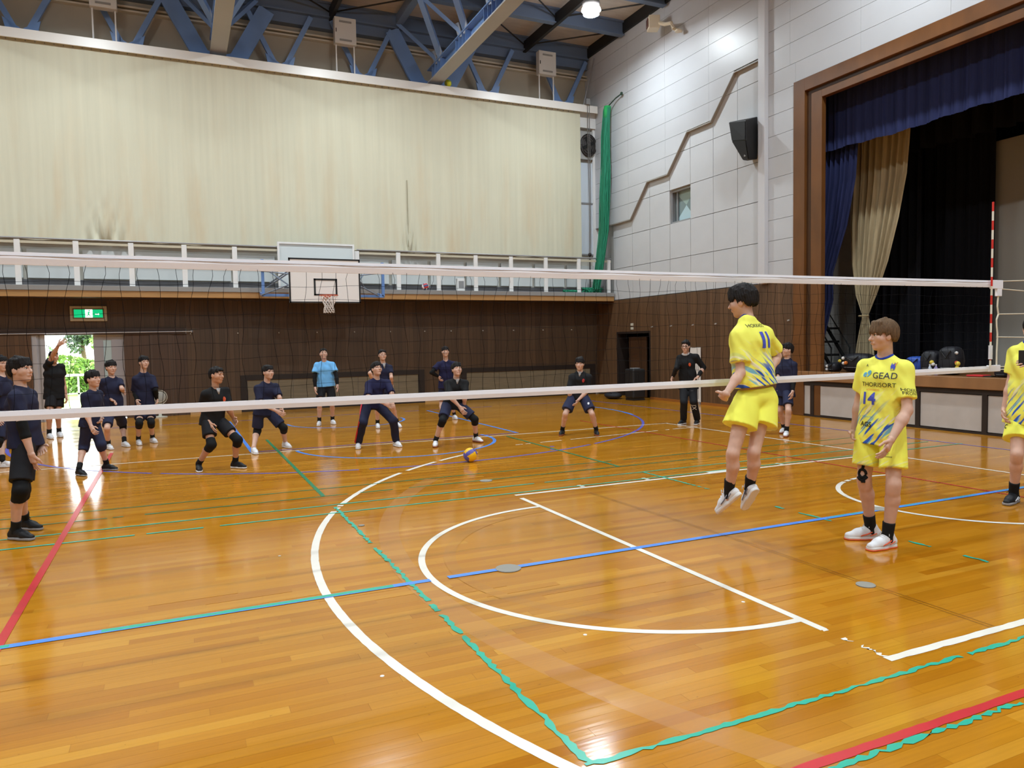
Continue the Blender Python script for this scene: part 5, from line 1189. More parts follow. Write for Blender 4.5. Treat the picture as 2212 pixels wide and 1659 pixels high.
    sd = (hash(key) % 97)*0.1 if False else sum(map(ord, key))*0.37
    rr = random.Random(int(sd*10))
    for i in range(int(hv_.get('tufts', 34)*0.5)):
        a = rr.uniform(0, 6.28); u0 = rr.uniform(0.0, 1.0); rad = math.sqrt(max(0, 1-u0*u0)); p = (0.080*vol**0.6*rad*math.cos(a), -0.016+0.100*vol**0.6*rad*math.sin(a), 0.036+0.092*vol*u0)
        dn = hv_.get('spike', 0.4); q = (p[0]*1.10, p[1]*1.10+0.0, p[2]+0.02*dn-0.03*(1-dn)); HA.append(Cn(p, q, 0.013, 0.003, 0.02))
    for i in range(9):                           # fringe locks
        l = -0.060+0.015*i; f0 = 0.088*math.sqrt(max(0.05, 1-(l/0.085)**2)); ub = 0.100*fringe+rr.uniform(-0.012, 0.010); HA.append(Cn((l*0.9, f0*0.80, 0.092*vol), (l*1.05+rr.uniform(-0.010, 0.010), f0*1.06, ub), 0.013, 0.005, 0.014))
    def hpost(D, X, Y, Z):
        qx, qy, qz = X-hcn[0], Y-hcn[1], Z-hcn[2]
        f = (qx*F[0]+qy*F[1]+qz*F[2])/hs; u = (qx*U[0]+qy*U[1]+qz*U[2])/hs; l = (qx*Lh[0]+qy*Lh[1]+qz*Lh[2])/hs
        bnd = np.interp(f, [-0.12, -0.06, -0.015, 0.012, 0.03, 0.055, 0.12], [back_*0.1, back_*0.1, side_*0.1-0.012, side_*0.1-0.028, side_*0.1+0.025, fringe*0.1-0.012, fringe*0.1-0.016])
        bnd = bnd+np.clip((f-0.02)/0.04, 0, 1)*(0.008-0.030*(l/0.07)**2)+0.008*np.sin(l*150+f*60+sd)+0.004*np.sin(l*410+f*200)
        D = np.maximum(D, (bnd-u)*hs*0.75)
        ph = np.arctan2(l, f+0.035)
        return D+hs*(0.0021*np.sin(ph*31+1.6*np.sin(u*34+sd)+sd)+0.0012*np.sin(ph*67+u*25))
    np_mesh('hair', [field_mesh(HA, hf, hpost)], hcol, root)
    # ---- shirt
    if o.get('shirt'):
        ease = o.get('ease', 0.022)*s; hem = o.get('hem', 0.06); hd = pc-sp*hem*s
        if 'hemcut' in o: hn = _n(o['hemcut'])
        else: hn = -sp
        SH = [cone(chest, neck-sp*0.035*s, 0.104*s*W+ease, 0.060*s, 0.04, left, 1.40), cone(mid, chest, 0.098*s*W+ease*1.2, 0.106*s*W+ease, 0.05, left, 1.38), cone(hd-sp*0.05*s, mid, 0.124*s*W+ease*1.5, 0.100*s*W+ease*1.2, 0.05, left, 1.42)]
        fl = o.get('sleeve', 0.62)
        for q in ('L', 'R'):
            sh, el, wr = J['sh'+q], J['el'+q], J['wr'+q]
            SH.append(cone(neck-sp*0.04*s, sh, 0.048*s, 0.050*s+ease*0.5, 0.05))
            if fl <= 1: e = sh+(el-sh)*fl; SH.append(cone(sh, e+(el-sh)*0.1, 0.054*s+ease*0.4, 0.053*s+ease*o.get('flare', 0.8), 0.035, cuts=((e, _n(el-sh)),)))
            else: SH += [cone(sh, el, 0.058*s+ease*0.4, 0.047*s+ease*0.2, 0.035), cone(el, wr, 0.049*s, 0.036*s, 0.02, cuts=((el+(wr-el)*0.93, _n(wr-el)),))]
        NK = cone(neck+sp*0.045*s+bodyf*0.035*s, neck+sp*0.10*s+bodyf*0.06*s, 0.064*s, 0.085*s, 0.012, op='s'); SH.append(NK)
        w1, w2 = wrinkle(0.0032, 15, sd), wrinkle(0.0022, 31, sd*1.3); pst = lambda D, X, Y, Z: w2(w1(D, X, Y, Z), X, Y, Z)
        V, Fq = field_mesh(SH, hc, lambda D, X, Y, Z: np.maximum(pst(D, X, Y, Z), (X-hd[0])*hn[0]+(Y-hd[1])*hn[1]+(Z-hd[2])*hn[2]))
        q = V-pc; ln = float(np.linalg.norm(neck-hd)); at = np.stack([q@left, q@bodyf, ((V-hd)@sp)/ln], 1)
        so = np_mesh('shirt', [(V, Fq)], o['shirt'], root, attr=at); P['shirt_o'] = so
        if o.get('collar'):
            cw = o.get('collarw', 0.017)*s
            np_mesh('collar', [field_mesh(SH, hf, lambda D, X, Y, Z: np.maximum(np.maximum(pst(D, X, Y, Z)-0.003*s, pdist(NK, X, Y, Z)-cw), np.abs((X-neck[0])*sp[0]+(Y-neck[1])*sp[1]+(Z-neck[2])*sp[2])-0.12*s), lo=neck-0.16*s, hi=neck+0.16*s)], o['collar'], root)
        if o.get('vneck'):
            a = neck+bodyf*0.075*s+sp*0.005*s; mbv = MB(); b = chest+bodyf*(0.106*s*W+ease*0.9)+(neck-chest)*0.42
            b = b-bodyf*0.012*s; mbv.tube([a-left*0.025*s, b], 0.009*s, 5).tube([a+left*0.025*s, b], 0.009*s, 5).tube([a-bodyf*0.004, b+sp*0.012*s], 0.014*s, 6)
            mbv.build('undershirt', o['vneck'], root, True)
        if o.get('badge'):
            bb = badge(so, pc+(neck-pc)*0.66+left*o.get('badge_side', 1)*0.085*s, bodyf, left, sp, 0.030*s, o['badge'], root)
    # ---- shorts or trousers
    fl = o.get('legs', 0.62); lm = o.get('shorts', F_BLK2); le = o.get('legease', 0.020)*s; wz = pc+sp*o.get('waist', 0.06)*s
    SO = [cone(J['hipR']*0.5+pc*0.5+sp*0.01*s, J['hipL']*0.5+pc*0.5+sp*0.01*s, 0.102*s*W+le*0.4, 0.102*s*W+le*0.4, 0.04), cone(pc, pc+sp*0.12*s, 0.102*s*W+le*0.3, 0.094*s*W+le*0.2, 0.04, left, 1.32)]
    for q in ('L', 'R'):
        hp, kn, an = J['hip'+q], J['kn'+q], J['an'+q]; e0 = o.get('legs'+q, fl)
        if e0 <= 1: e = hp+(kn-hp)*e0; SO.append(cone(hp+(kn-hp)*0.10, e+(kn-hp)*0.08, 0.088*s*W+le*0.6, (0.094-0.034*e0)*s*W+le*1.7, 0.03, cuts=((e, _n(kn-hp)),)))
        elif e0 < 1.5: e = kn+(an-kn)*(e0-1)*2; SO += [cone(hp, kn, 0.094*s*W+le*0.6, 0.060*s+le, 0.03), cone(kn, e+(an-kn)*.05, 0.060*s+le, 0.056*s+le*1.1, 0.02, cuts=((e, _n(an-kn)),))]
        else: SO += [cone(hp, kn, 0.094*s*W+le*0.5, 0.062*s+le*0.7, 0.03), cone(kn, an, 0.064*s+le*0.6, 0.050*s+le*0.8, 0.02, cuts=((an+(an-kn)*0.02, _n(an-kn)),))]
    pst2 = wrinkle(0.0035, 13, sd+1)
    V, Fq = field_mesh(SO, hc, lambda D, X, Y, Z: np.maximum(pst2(D, X, Y, Z), (X-wz[0])*sp[0]+(Y-wz[1])*sp[1]+(Z-wz[2])*sp[2]))
    q = V-pc; at = np.stack([q@left, q@bodyf+0.3, 1+(q@sp)/(0.42*s)], 1)
    P['shorts_o'] = np_mesh('trousers' if fl > 1.5 else 'shorts', [(V, Fq)], lm, root, attr=at)
    if o.get('stripe'):
        q = 'R'; hp, kn, an = J['hip'+q], J['kn'+q], J['an'+q]; ou = -hleft
        w = lambda c, r: c+ou*r+bodyf*0.02*s
        MB().tube([w(hp+sp*0.05, 0.105*s), w(hp+(kn-hp)*0.4, 0.098*s), w(kn, 0.080*s), w(kn+(an-kn)*0.5, 0.075*s), w(an, 0.066*s)], 0.014*s, 6).build('side_stripe', o['stripe'], root, True)
    # ---- pads, sleeves, socks
    for q in ('L', 'R'):
        hp, kn, an, sh, el, wr = (J[a+q] for a in ('hip', 'kn', 'an', 'sh', 'el', 'wr'))
        if q in o.get('pads', ''):
            a, b = kn+(hp-kn)*0.24, kn+(an-kn)*0.26; V = field_mesh([cone(a, kn+bodyf*0.012*s, 0.066*s, 0.066*s, 0.02, cuts=((a, _n(hp-kn)),)), cone(kn+bodyf*0.012*s, b, 0.068*s, 0.063*s, 0.02, cuts=((b, _n(an-kn)),))], hc*0.9); np_mesh('knee_pad', [V], F_PAD, root)
        if q in o.get('armsleeve', ''):
            a, b = sh+(el-sh)*o.get('as0', 0.45), el+(wr-el)*o.get('as1', 0.95); V = field_mesh([cone(a, el, 0.049*s, 0.044*s, 0.01, cuts=((a, _n(sh-el)),)), cone(el, el+(wr-el)*.35, 0.044*s, 0.047*s, 0.02), cone(el+(wr-el)*.35, b, 0.047*s, (0.047-0.017*o.get('as1', 0.95))*s, 0.01, cuts=((b, _n(wr-el)),))], hc*0.85); np_mesh('arm_sleeve', [V], F_PAD, root)
        sk = o.get('sock', 0.22); dn = np.array([0, 0, -0.035*s]); e = an+(kn-an)*sk
        if o.get('socks'): np_mesh('sock', [field_mesh([cone(an+dn, an, 0.043*s, 0.042*s, 0.01), cone(an, e+(kn-an)*0.04, 0.042*s, 0.042*s+0.02*sk*s, 0.01, cuts=((e, _n(kn-an)),))], hc*0.75)], o['socks'], root)
        # ---- shoe
        to = J['to'+q]; dv = to-an
        if o.get('air'): fx = _n(dv+np.array([0, 0, 0.0])); up = _n(np.array([0, 0, 1.0])-fx[2]*fx); fx = _n(fx*0.9+up*0.32); up = _n(np.array([0, 0, 1.0])-fx[2]*fx); g = an-up*0.085*s
        else: fx = _n(np.array([dv[0], dv[1], 0])*0.8+bodyf*0.05*np.array([1, 1, 0])); up = np.array([0, 0, 1.0]); g = np.array([an[0], an[1], 0.0])
        sd_ = np.cross(up, fx); L = lambda x, y, z: g+s*o.get('footscale', 1.08)*(fx*x+sd_*y+up*z)
        upper = [cone(L(-0.040, 0, 0.050), L(-0.012, 0, 0.088), 0.036*s, 0.043*s, 0.02), cone(L(-0.040, 0, 0.042), L(0.09, 0, 0.045), 0.039*s, 0.038*s, 0.02), cone(L(0.01, 0, 0.075), L(0.10, 0, 0.052), 0.036*s, 0.030*s, 0.02), cone(L(0.09, 0, 0.040), L(0.165, 0, 0.030), 0.038*s, 0.027*s, 0.02, sd_, 1.18)]
        so_ = np_mesh('shoe', [field_mesh(upper, hf*1.1, cuts=((L(0, 0, 0.022), -up),))], o['shoes'], root)
        sole = [cone(L(-0.042, 0, 0.016), L(0.06, 0, 0.016), 0.041*s, 0.037*s, 0.01), cone(L(0.06, 0, 0.016), L(0.160, 0, 0.018), 0.037*s, 0.033*s, 0.02, sd_, 1.25)]
        np_mesh('sole', [field_mesh(sole, hf*1.1, cuts=((L(0, 0, 0.027), up), (L(0, 0, 0.003), -up)))], o.get('sole', F_SOLEW), so_)
        if o.get('outsole'): np_mesh('outsole', [field_mesh([cone(L(-0.042, 0, 0.006), L(0.06, 0, 0.006), 0.043*s, 0.039*s, 0.01), cone(L(0.06, 0, 0.006), L(0.163, 0, 0.010), 0.039*s, 0.035*s, 0.02, sd_, 1.25)], hf*0.8, cuts=((L(0, 0, 0.011), up), (L(0, 0, 0.001), -up)))], o['outsole'], so_)
        if near:
            lc = MB()
            for k in range(4): x = 0.045+0.022*k; zz = 0.098-0.0085*k; lc.tube([L(x, -0.020, zz-0.006), L(x+0.006, 0, zz+0.004), L(x, 0.020, zz-0.006)], 0.0036*s, 5)
            lc.tube([L(0.035, 0.0, 0.105), L(0.02, 0.03, 0.118), L(0.03, 0.04, 0.095)], 0.003, 5); lc.tube([L(0.035, 0.0, 0.105), L(0.03, -0.03, 0.116), L(0.04, -0.042, 0.09)], 0.003, 5)
            lc.build('laces', o.get('laces', F_SHW), so_, True)
            if o.get('accent'):
                ac = MB(); 
                for sg in (-1, 1): ac.tube([L(0.005, sg*0.040, 0.062), L(0.05, sg*0.043, 0.045), L(0.09, sg*0.043, 0.036)], 0.0055*s, 5); ac.tube([L(-0.03, sg*0.040, 0.052), L(0.02, sg*0.043, 0.036)], 0.004*s, 5)
                ac.build('side_mark', o['accent'], so_, True)
    P.update(dict(root=root, Jn=J, pc=pc, sp=sp, left=left, bodyf=bodyf, T=T, s=s, hs=hs, neck=neck))
    return P
def project_on(obj, verts, faces, d, off=0.004):
    """drop flat print vertices on a garment along direction d; world coordinates"""
    me = obj.data; w = wp(obj); bv = BVHTree.FromPolygons([v.co+w for v in me.vertices], [p.vertices[:] for p in me.polygons])
    out = []; last = None
    for v in verts:
        h = bv.ray_cast(Vector(v)-Vector(d)*0.6, Vector(d))
        last = (h[0]-Vector(d)*off) if h[0] is not None else (last or Vector(v)); out.append(last)
    return out, faces
def badge(obj, c, f, left, up, r, m, root):
    vs = [c]+[c+left*r*0.8*math.cos(a*PI/8)+up*r*1.15*math.sin(a*PI/8)*(1 if math.sin(a*PI/8) > -0.7 else 1.2) for a in range(16)]
    v, fc = project_on(obj, vs, None, -f, 0.005); mb = MB(); mb.v = [tuple(q) for q in v]; mb.f = [(0, 1+i, 1+(i+1) % 16) for i in range(16)]
    return mb.build('chest_badge', m, root, fix=False)
def print_text(obj, root, txt, c, right, up, d, size, m, name='print', slant=0.0, bold=0.0):
    cu = bpy.data.curves.new('t', 'FONT'); cu.body = txt; cu.size = size; cu.align_x = 'CENTER'; cu.align_y = 'CENTER'; cu.shear = slant; cu.offset = bold; cu.resolution_u = 3
    ob = bpy.data.objects.new('t', cu); COL.objects.link(ob); dg = bpy.context.evaluated_depsgraph_get(); me0 = ob.evaluated_get(dg).to_mesh()
    bm = bmesh.new(); bm.from_mesh(me0); bmesh.ops.triangulate(bm, faces=bm.faces)
    for _ in range(2):
        ed = [e for e in bm.edges if e.calc_length() > size*0.22]
        if ed: bmesh.ops.subdivide_edges(bm, edges=ed, cuts=1); bmesh.ops.triangulate(bm, faces=bm.faces)
    vs = [Vector(c)+Vector(right)*v.co.x+Vector(up)*v.co.y for v in bm.verts]; fs = [[v.index for v in f.verts] for f in bm.faces]; bm.verts.index_update(); fs = [[v.index for v in f.verts] for f in bm.faces]
    bm.free(); bpy.data.objects.remove(ob); bpy.data.curves.remove(cu)
    v, f = project_on(obj, vs, fs, d); mb = MB(); mb.v = [tuple(q) for q in v]; mb.f = [tuple(q) for q in f]
    return mb.build(name, m, root, fix=False)

POSES = json.loads(r"""{"left_profile":{"H":1.72,"J":{"anL":[-4.901,3.362,0.105],"toL":[-4.716,3.216,0.015],"anR":[-4.903,2.946,0.105],"toR":[-4.669,2.75,0.015],"hipL":[-4.821,3.215,0.864],"hipR":[-4.809,3.015,0.875],"knL":[-4.868,3.112,0.439],"knR":[-4.834,2.814,0.477],"neck":[-4.836,3.118,1.422],"head":[-4.821,3.104,1.583],"shL":[-4.813,3.303,1.351],"elL":[-4.787,3.286,1.056],"wrL":[-4.71,3.173,0.842],"haL":[-4.662,3.037,0.752],"shR":[-4.825,2.919,1.355],"elR":[-4.797,2.901,1.057],"wrR":[-4.735,2.869,0.799],"haR":[-4.725,2.918,0.637]},"face":[0.868,-0.49,0.087],"body":[0.825,-0.566,0.0]},"edge":{"H":1.66,"J":{"anL":[-5.961,8.155,0.105],"toL":[-5.843,8.169,0.015],"anR":[-6.065,8.217,0.105],"toR":[-5.957,8.16,0.015],"hipL":[-5.961,8.258,0.705],"hipR":[-5.942,8.058,0.711],"knL":[-6.005,8.466,0.383],"knR":[-5.959,7.93,0.43],"neck":[-5.904,8.128,1.396],"head":[-5.907,8.118,1.582],"shL":[-5.876,8.306,1.3],"elL":[-5.87,8.289,0.976],"wrL":[-5.904,8.37,0.748],"haL":[-5.92,8.475,0.626],"shR":[-5.93,7.949,1.294],"elR":[-5.96,7.94,1.004],"wrR":[-5.921,7.82,0.795],"haR":[-5.876,7.698,0.697]},"face":[0.772,-0.635,0.0],"body":[0.772,-0.635,0.0]},"doorman":{"H":1.78,"J":{"anL":[-5.75,12.322,0.105],"toL":[-5.503,11.697,0.015],"anR":[-5.891,12.104,0.105],"toR":[-5.701,11.654,0.015],"hipL":[-5.714,12.228,0.89],"hipR":[-5.817,12.148,0.899],"knL":[-5.723,12.123,0.513],"knR":[-5.847,11.959,0.52],"neck":[-5.76,12.16,1.481],"head":[-5.748,12.121,1.639],"shL":[-5.663,12.243,1.451],"elL":[-5.612,12.231,1.091],"wrL":[-5.573,12.173,0.823],"haL":[-5.541,12.059,0.694],"shR":[-5.839,12.069,1.485],"elR":[-5.717,11.885,1.697],"wrR":[-5.599,11.722,1.874],"haR":[-5.448,11.697,1.983]},"face":[0.35,-0.933,0.087],"body":[0.269,-0.964,0.0]},"kid_front":{"H":1.5,"J":{"anL":[-4.479,7.016,0.105],"toL":[-4.307,6.928,0.015],"anR":[-4.792,6.702,0.105],"toR":[-4.633,6.448,0.015],"hipL":[-4.621,6.942,0.734],"hipR":[-4.672,6.786,0.742],"knL":[-4.517,6.809,0.405],"knR":[-4.738,6.903,0.392],"neck":[-4.587,6.822,1.187],"head":[-4.577,6.8,1.349],"shL":[-4.535,6.978,1.15],"elL":[-4.541,7.06,0.911],"wrL":[-4.52,6.888,0.769],"haL":[-4.504,6.759,0.698],"shR":[-4.664,6.678,1.136],"elR":[-4.669,6.694,0.883],"wrR":[-4.608,6.608,0.683],"haR":[-4.557,6.51,0.584]},"face":[0.77,-0.633,0.087],"body":[0.651,-0.76,0.0]},"kid_back":{"H":1.58,"J":{"anL":[-4.416,9.843,0.105],"toL":[-4.219,9.473,0.015],"anR":[-4.653,9.6,0.105],"toR":[-4.477,9.185,0.015],"hipL":[-4.475,9.765,0.619],"hipR":[-4.623,9.692,0.621],"knL":[-4.445,10.075,0.36],"knR":[-4.642,9.369,0.396],"neck":[-4.557,9.709,1.28],"head":[-4.558,9.678,1.448],"shL":[-4.442,9.796,1.216],"elL":[-4.4,9.581,1.066],"wrL":[-4.392,9.804,0.992],"haL":[-4.326,9.671,0.946],"shR":[-4.686,9.627,1.22],"elR":[-4.72,9.74,0.982],"wrR":[-4.566,9.59,0.872],"haR":[-4.463,9.483,0.818]},"face":[0.432,-0.902,0.0],"body":[0.352,-0.937,0.0]},"tall_left":{"H":1.65,"J":{"anL":[-3.965,10.185,0.105],"toL":[-3.811,9.792,0.015],"anR":[-4.195,10.011,0.105],"toR":[-4.132,9.652,0.015],"hipL":[-3.994,10.122,0.634],"hipR":[-4.138,10.061,0.646],"knL":[-3.969,9.853,0.409],"knR":[-4.159,9.744,0.419],"neck":[-4.068,10.067,1.332],"head":[-4.048,10.025,1.518],"shL":[-3.933,10.133,1.237],"elL":[-3.875,9.997,1.0],"wrL":[-3.863,10.137,0.803],"haL":[-3.856,10.005,0.712],"shR":[-4.188,9.995,1.234],"elR":[-4.224,10.09,0.975],"wrR":[-4.181,9.904,0.816],"haR":[-4.161,9.768,0.732]},"face":[0.43,-0.899,0.087],"body":[0.269,-0.964,0.0]},"polo_crouch":{"H":1.7,"J":{"anL":[-2.764,6.203,0.105],"toL":[-2.608,6.048,0.015],"anR":[-3.255,6.238,0.105],"toR":[-3.269,5.772,0.015],"hipL":[-2.978,6.287,0.725],"hipR":[-3.12,6.189,0.727],"knL":[-2.736,6.019,0.432],"knR":[-3.088,5.973,0.396],"neck":[-2.998,6.197,1.175],"head":[-2.974,6.16,1.37],"shL":[-2.846,6.289,1.159],"elL":[-2.833,6.179,0.896],"wrL":[-2.758,6.33,0.714],"haL":[-2.701,6.201,0.622],"shR":[-3.14,6.099,1.121],"elR":[-3.193,6.227,0.871],"wrR":[-3.088,6.082,0.684],"haR":[-3.049,5.983,0.554]},"face":[0.772,-0.635,0.0],"body":[0.509,-0.861,0.0]},"navy_crouch":{"H":1.68,"J":{"anL":[-1.822,8.102,0.105],"toL":[-1.696,7.742,0.015],"anR":[-2.382,7.63,0.105],"toR":[-2.354,7.306,0.015],"hipL":[-2.094,7.932,0.669],"hipR":[-2.262,7.869,0.665],"knL":[-1.883,7.787,0.377],"knR":[-2.29,7.992,0.335],"neck":[-2.12,7.851,1.166],"head":[-2.095,7.809,1.335],"shL":[-1.964,7.92,1.109],"elL":[-1.934,7.741,0.893],"wrL":[-1.894,7.891,0.698],"haL":[-1.854,7.775,0.589],"shR":[-2.283,7.785,1.086],"elR":[-2.246,7.674,0.828],"wrR":[-1.996,7.622,0.682],"haR":[-1.904,7.505,0.609]},"face":[0.507,-0.858,0.087],"body":[0.352,-0.937,0.0]},"blue":{"H":1.71,"J":{"anL":[-0.352,11.552,0.105],"toL":[-0.311,11.137,0.015],"anR":[-0.669,11.412,0.105],"toR":[-0.768,11.117,0.015],"hipL":[-0.394,11.45,0.837],"hipR":[-0.571,11.489,0.843],"knL":[-0.39,11.327,0.478],"knR":[-0.672,11.279,0.487],"neck":[-0.511,11.45,1.418],"head":[-0.53,11.415,1.589],"shL":[-0.331,11.409,1.367],"elL":[-0.289,11.297,1.104],"wrL":[-0.289,11.176,0.885],"haL":[-0.292,11.077,0.751],"shR":[-0.685,11.487,1.36],"elR":[-0.739,11.425,1.085],"wrR":[-0.743,11.357,0.841],"haR":[-0.748,11.283,0.691]},"face":[-0.074,-0.963,0.259],"body":[-0.215,-0.977,0.0]},"back_mid":{"H":1.68,"J":{"anL":[0.744,10.119,0.105],"toL":[0.79,9.858,0.015],"anR":[0.346,10.223,0.105],"toR":[0.232,9.634,0.015],"hipL":[0.578,10.198,0.797],"hipR":[0.397,10.196,0.805],"knL":[0.619,9.961,0.453],"knR":[0.303,10.012,0.466],"neck":[0.488,10.167,1.366],"head":[0.466,10.137,1.545],"shL":[0.641,10.181,1.302],"elL":[0.618,10.022,1.07],"wrL":[0.673,10.173,0.884],"haL":[0.647,10.058,0.771],"shR":[0.313,10.163,1.297],"elR":[0.151,9.968,1.176],"wrR":[0.258,10.098,0.992],"haR":[0.286,9.984,0.879]},"face":[0.096,-0.981,0.174],"body":[0.011,-1.0,0.0]},"red_stripe":{"H":1.7,"J":{"anL":[-0.085,7.205,0.105],"toL":[-0.048,6.972,0.015],"anR":[-0.711,7.334,0.105],"toR":[-0.871,6.864,0.015],"hipL":[-0.367,7.305,0.743],"hipR":[-0.552,7.29,0.754],"knL":[-0.169,7.041,0.465],"knR":[-0.675,7.078,0.468],"neck":[-0.384,7.235,1.174],"head":[-0.393,7.201,1.354],"shL":[-0.193,7.247,1.137],"elL":[-0.178,7.052,0.93],"wrL":[-0.178,7.249,0.774],"haL":[-0.131,7.113,0.69],"shR":[-0.537,7.205,1.116],"elR":[-0.593,7.023,0.903],"wrR":[-0.329,6.953,0.771],"haR":[-0.225,6.834,0.715]},"face":[0.26,-0.931,0.259],"body":[0.098,-0.996,0.0]},"hand_hip":{"H":1.7,"J":{"anL":[2.367,11.008,0.105],"toL":[2.331,10.474,0.015],"anR":[1.961,10.703,0.105],"toR":[1.938,10.474,0.015],"hipL":[2.225,10.854,0.789],"hipR":[2.048,10.882,0.795],"knL":[2.218,10.765,0.424],"knR":[2.045,10.974,0.418],"neck":[2.129,10.84,1.38],"head":[2.111,10.805,1.581],"shL":[2.322,10.803,1.32],"elL":[2.403,10.644,1.096],"wrL":[2.341,10.854,0.979],"haL":[2.231,10.768,0.89],"shR":[1.947,10.871,1.313],"elR":[1.761,10.792,1.113],"wrR":[1.968,10.88,1.007],"haR":[1.966,10.76,0.892]},"face":[-0.163,-0.983,0.087],"body":[-0.163,-0.987,0.0]},"crouch_mid":{"H":1.7,"J":{"anL":[1.315,6.981,0.105],"toL":[1.399,6.733,0.015],"anR":[0.509,6.827,0.105],"toR":[0.404,6.64,0.015],"hipL":[0.961,6.916,0.702],"hipR":[0.774,6.933,0.71],"knL":[1.201,6.741,0.433],"knR":[0.582,6.657,0.453],"neck":[0.925,6.867,1.139],"head":[0.923,6.827,1.311],"shL":[1.092,6.859,1.091],"elL":[1.018,6.713,0.858],"wrL":[1.056,6.859,0.658],"haL":[1.033,6.772,0.519],"shR":[0.762,6.874,1.085],"elR":[0.729,6.687,0.873],"wrR":[0.896,6.639,0.67],"haR":[0.948,6.546,0.543]},"face":[0.01,-0.966,0.259],"body":[-0.077,-0.997,0.0]},"far_right":{"H":1.66,"J":{"anL":[3.616,6.673,0.105],"toL":[3.505,6.362,0.015],"anR":[3.085,7.02,0.105],"toR":[2.834,6.741,0.015],"hipL":[3.411,6.802,0.737],"hipR":[3.264,6.903,0.738],"knL":[3.441,6.524,0.421],"knR":[3.026,6.782,0.424],"neck":[3.366,6.807,1.188],"head":[3.339,6.776,1.341],"shL":[3.506,6.709,1.119],"elL":[3.445,6.715,0.824],"wrL":[3.251,6.703,0.667],"haL":[3.139,6.642,0.568],"shR":[3.223,6.906,1.106],"elR":[3.144,6.824,0.852],"wrR":[3.215,6.925,0.644],"haR":[3.197,6.799,0.543]},"face":[-0.634,-0.773,0.0],"body":[-0.565,-0.825,-0.0]},"coach":{"H":1.77,"J":{"anL":[6.271,7.052,0.105],"toL":[5.828,6.688,0.015],"anR":[6.04,7.209,0.105],"toR":[5.785,7.11,0.015],"hipL":[6.178,7.079,0.808],"hipR":[6.064,7.214,0.807],"knL":[6.056,6.894,0.49],"knR":[5.903,7.014,0.483],"neck":[6.06,7.144,1.469],"head":[6.035,7.116,1.621],"shL":[6.207,6.994,1.429],"elL":[6.357,6.957,1.173],"wrL":[6.169,6.9,0.992],"haL":[6.012,6.888,0.917],"shR":[5.981,7.264,1.394],"elR":[5.821,7.147,1.173],"wrR":[5.855,7.322,0.983],"haR":[5.741,7.249,0.875]},"face":[-0.81,-0.58,-0.087],"body":[-0.759,-0.651,-0.0]},"stage_boy":{"H":1.66,"J":{"anL":[6.378,4.709,0.105],"toL":[6.018,4.4,0.015],"anR":[6.697,5.092,0.105],"toR":[6.226,4.839,0.015],"hipL":[6.525,4.836,0.793],"hipR":[6.547,4.966,0.785],"knL":[6.353,4.64,0.468],"knR":[6.481,4.969,0.436],"neck":[6.555,4.869,1.382],"head":[6.528,4.85,1.539],"shL":[6.554,4.73,1.298],"elL":[6.54,4.708,1.017],"wrL":[6.446,4.636,0.801],"haL":[6.415,4.643,0.625],"shR":[6.535,5.018,1.287],"elR":[6.43,4.957,1.035],"wrR":[6.507,5.036,0.818],"haR":[6.425,4.967,0.697]},"face":[-0.968,0.249,0.0],"body":[-0.936,-0.351,-0.0]},"jumper":{"H":1.74,"J":{"anL":[0.798,-0.223,0.435],"toL":[0.758,-0.114,0.21],"anR":[1.033,-0.216,0.446],"toR":[1.048,-0.133,0.235],"hipL":[0.943,-0.288,1.244],"hipR":[1.159,-0.273,1.246],"knL":[0.738,-0.343,0.792],"knR":[0.954,-0.355,0.787],"neck":[0.996,-0.229,1.934],"head":[0.98,-0.185,2.069],"shL":[0.851,-0.276,1.801],"elL":[0.835,-0.329,1.466],"wrL":[0.645,-0.37,1.299],"haL":[0.697,-0.229,1.215],"shR":[1.219,-0.217,1.811],"elR":[1.403,-0.157,1.591],"wrR":[1.207,-0.291,1.484],"haR":[1.08,-0.381,1.416]},"face":[-0.504,0.853,-0.139],"body":[-0.184,0.983,0.0]},"fourteen":{"H":1.86,"J":{"anL":[1.831,-0.956,0.105],"toL":[1.543,-0.931,0.015],"anR":[1.933,-0.708,0.105],"toR":[1.749,-0.573,0.015],"hipL":[1.919,-0.924,1.013],"hipR":[1.86,-0.746,0.999],"knL":[1.822,-1.014,0.542],"knR":[1.794,-0.754,0.542],"neck":[1.901,-0.861,1.586],"head":[1.857,-0.87,1.755],"shL":[1.918,-1.02,1.508],"elL":[1.873,-1.091,1.151],"wrL":[1.691,-1.09,0.923],"haL":[1.582,-1.088,0.772],"shR":[1.873,-0.698,1.52],"elR":[1.919,-0.603,1.214],"wrR":[1.863,-0.589,0.917],"haR":[1.758,-0.708,0.83]},"face":[-0.924,0.382,0.0],"body":[-0.963,-0.268,-0.0]},"phone":{"H":1.83,"J":{"anL":[4.495,-0.558,0.105],"toL":[3.892,-0.746,0.015],"anR":[4.372,-0.424,0.105],"toR":[3.826,-0.547,0.015],"hipL":[4.434,-0.561,0.914],"hipR":[4.437,-0.423,0.903],"knL":[4.598,-0.49,0.503],"knR":[4.241,-0.526,0.536],"neck":[4.448,-0.521,1.668],"head":[4.431,-0.544,1.798],"shL":[4.427,-0.651,1.584],"elL":[4.29,-0.745,1.313],"wrL":[4.04,-0.764,1.43],"haL":[3.872,-0.77,1.499],"shR":[4.453,-0.383,1.583],"elR":[4.405,-0.357,1.248],"wrR":[4.333,-0.334,0.96],"haR":[4.226,-0.403,0.833]},"face":[-0.847,-0.406,-0.342],"body":[-0.936,-0.351,-0.0]}}""")
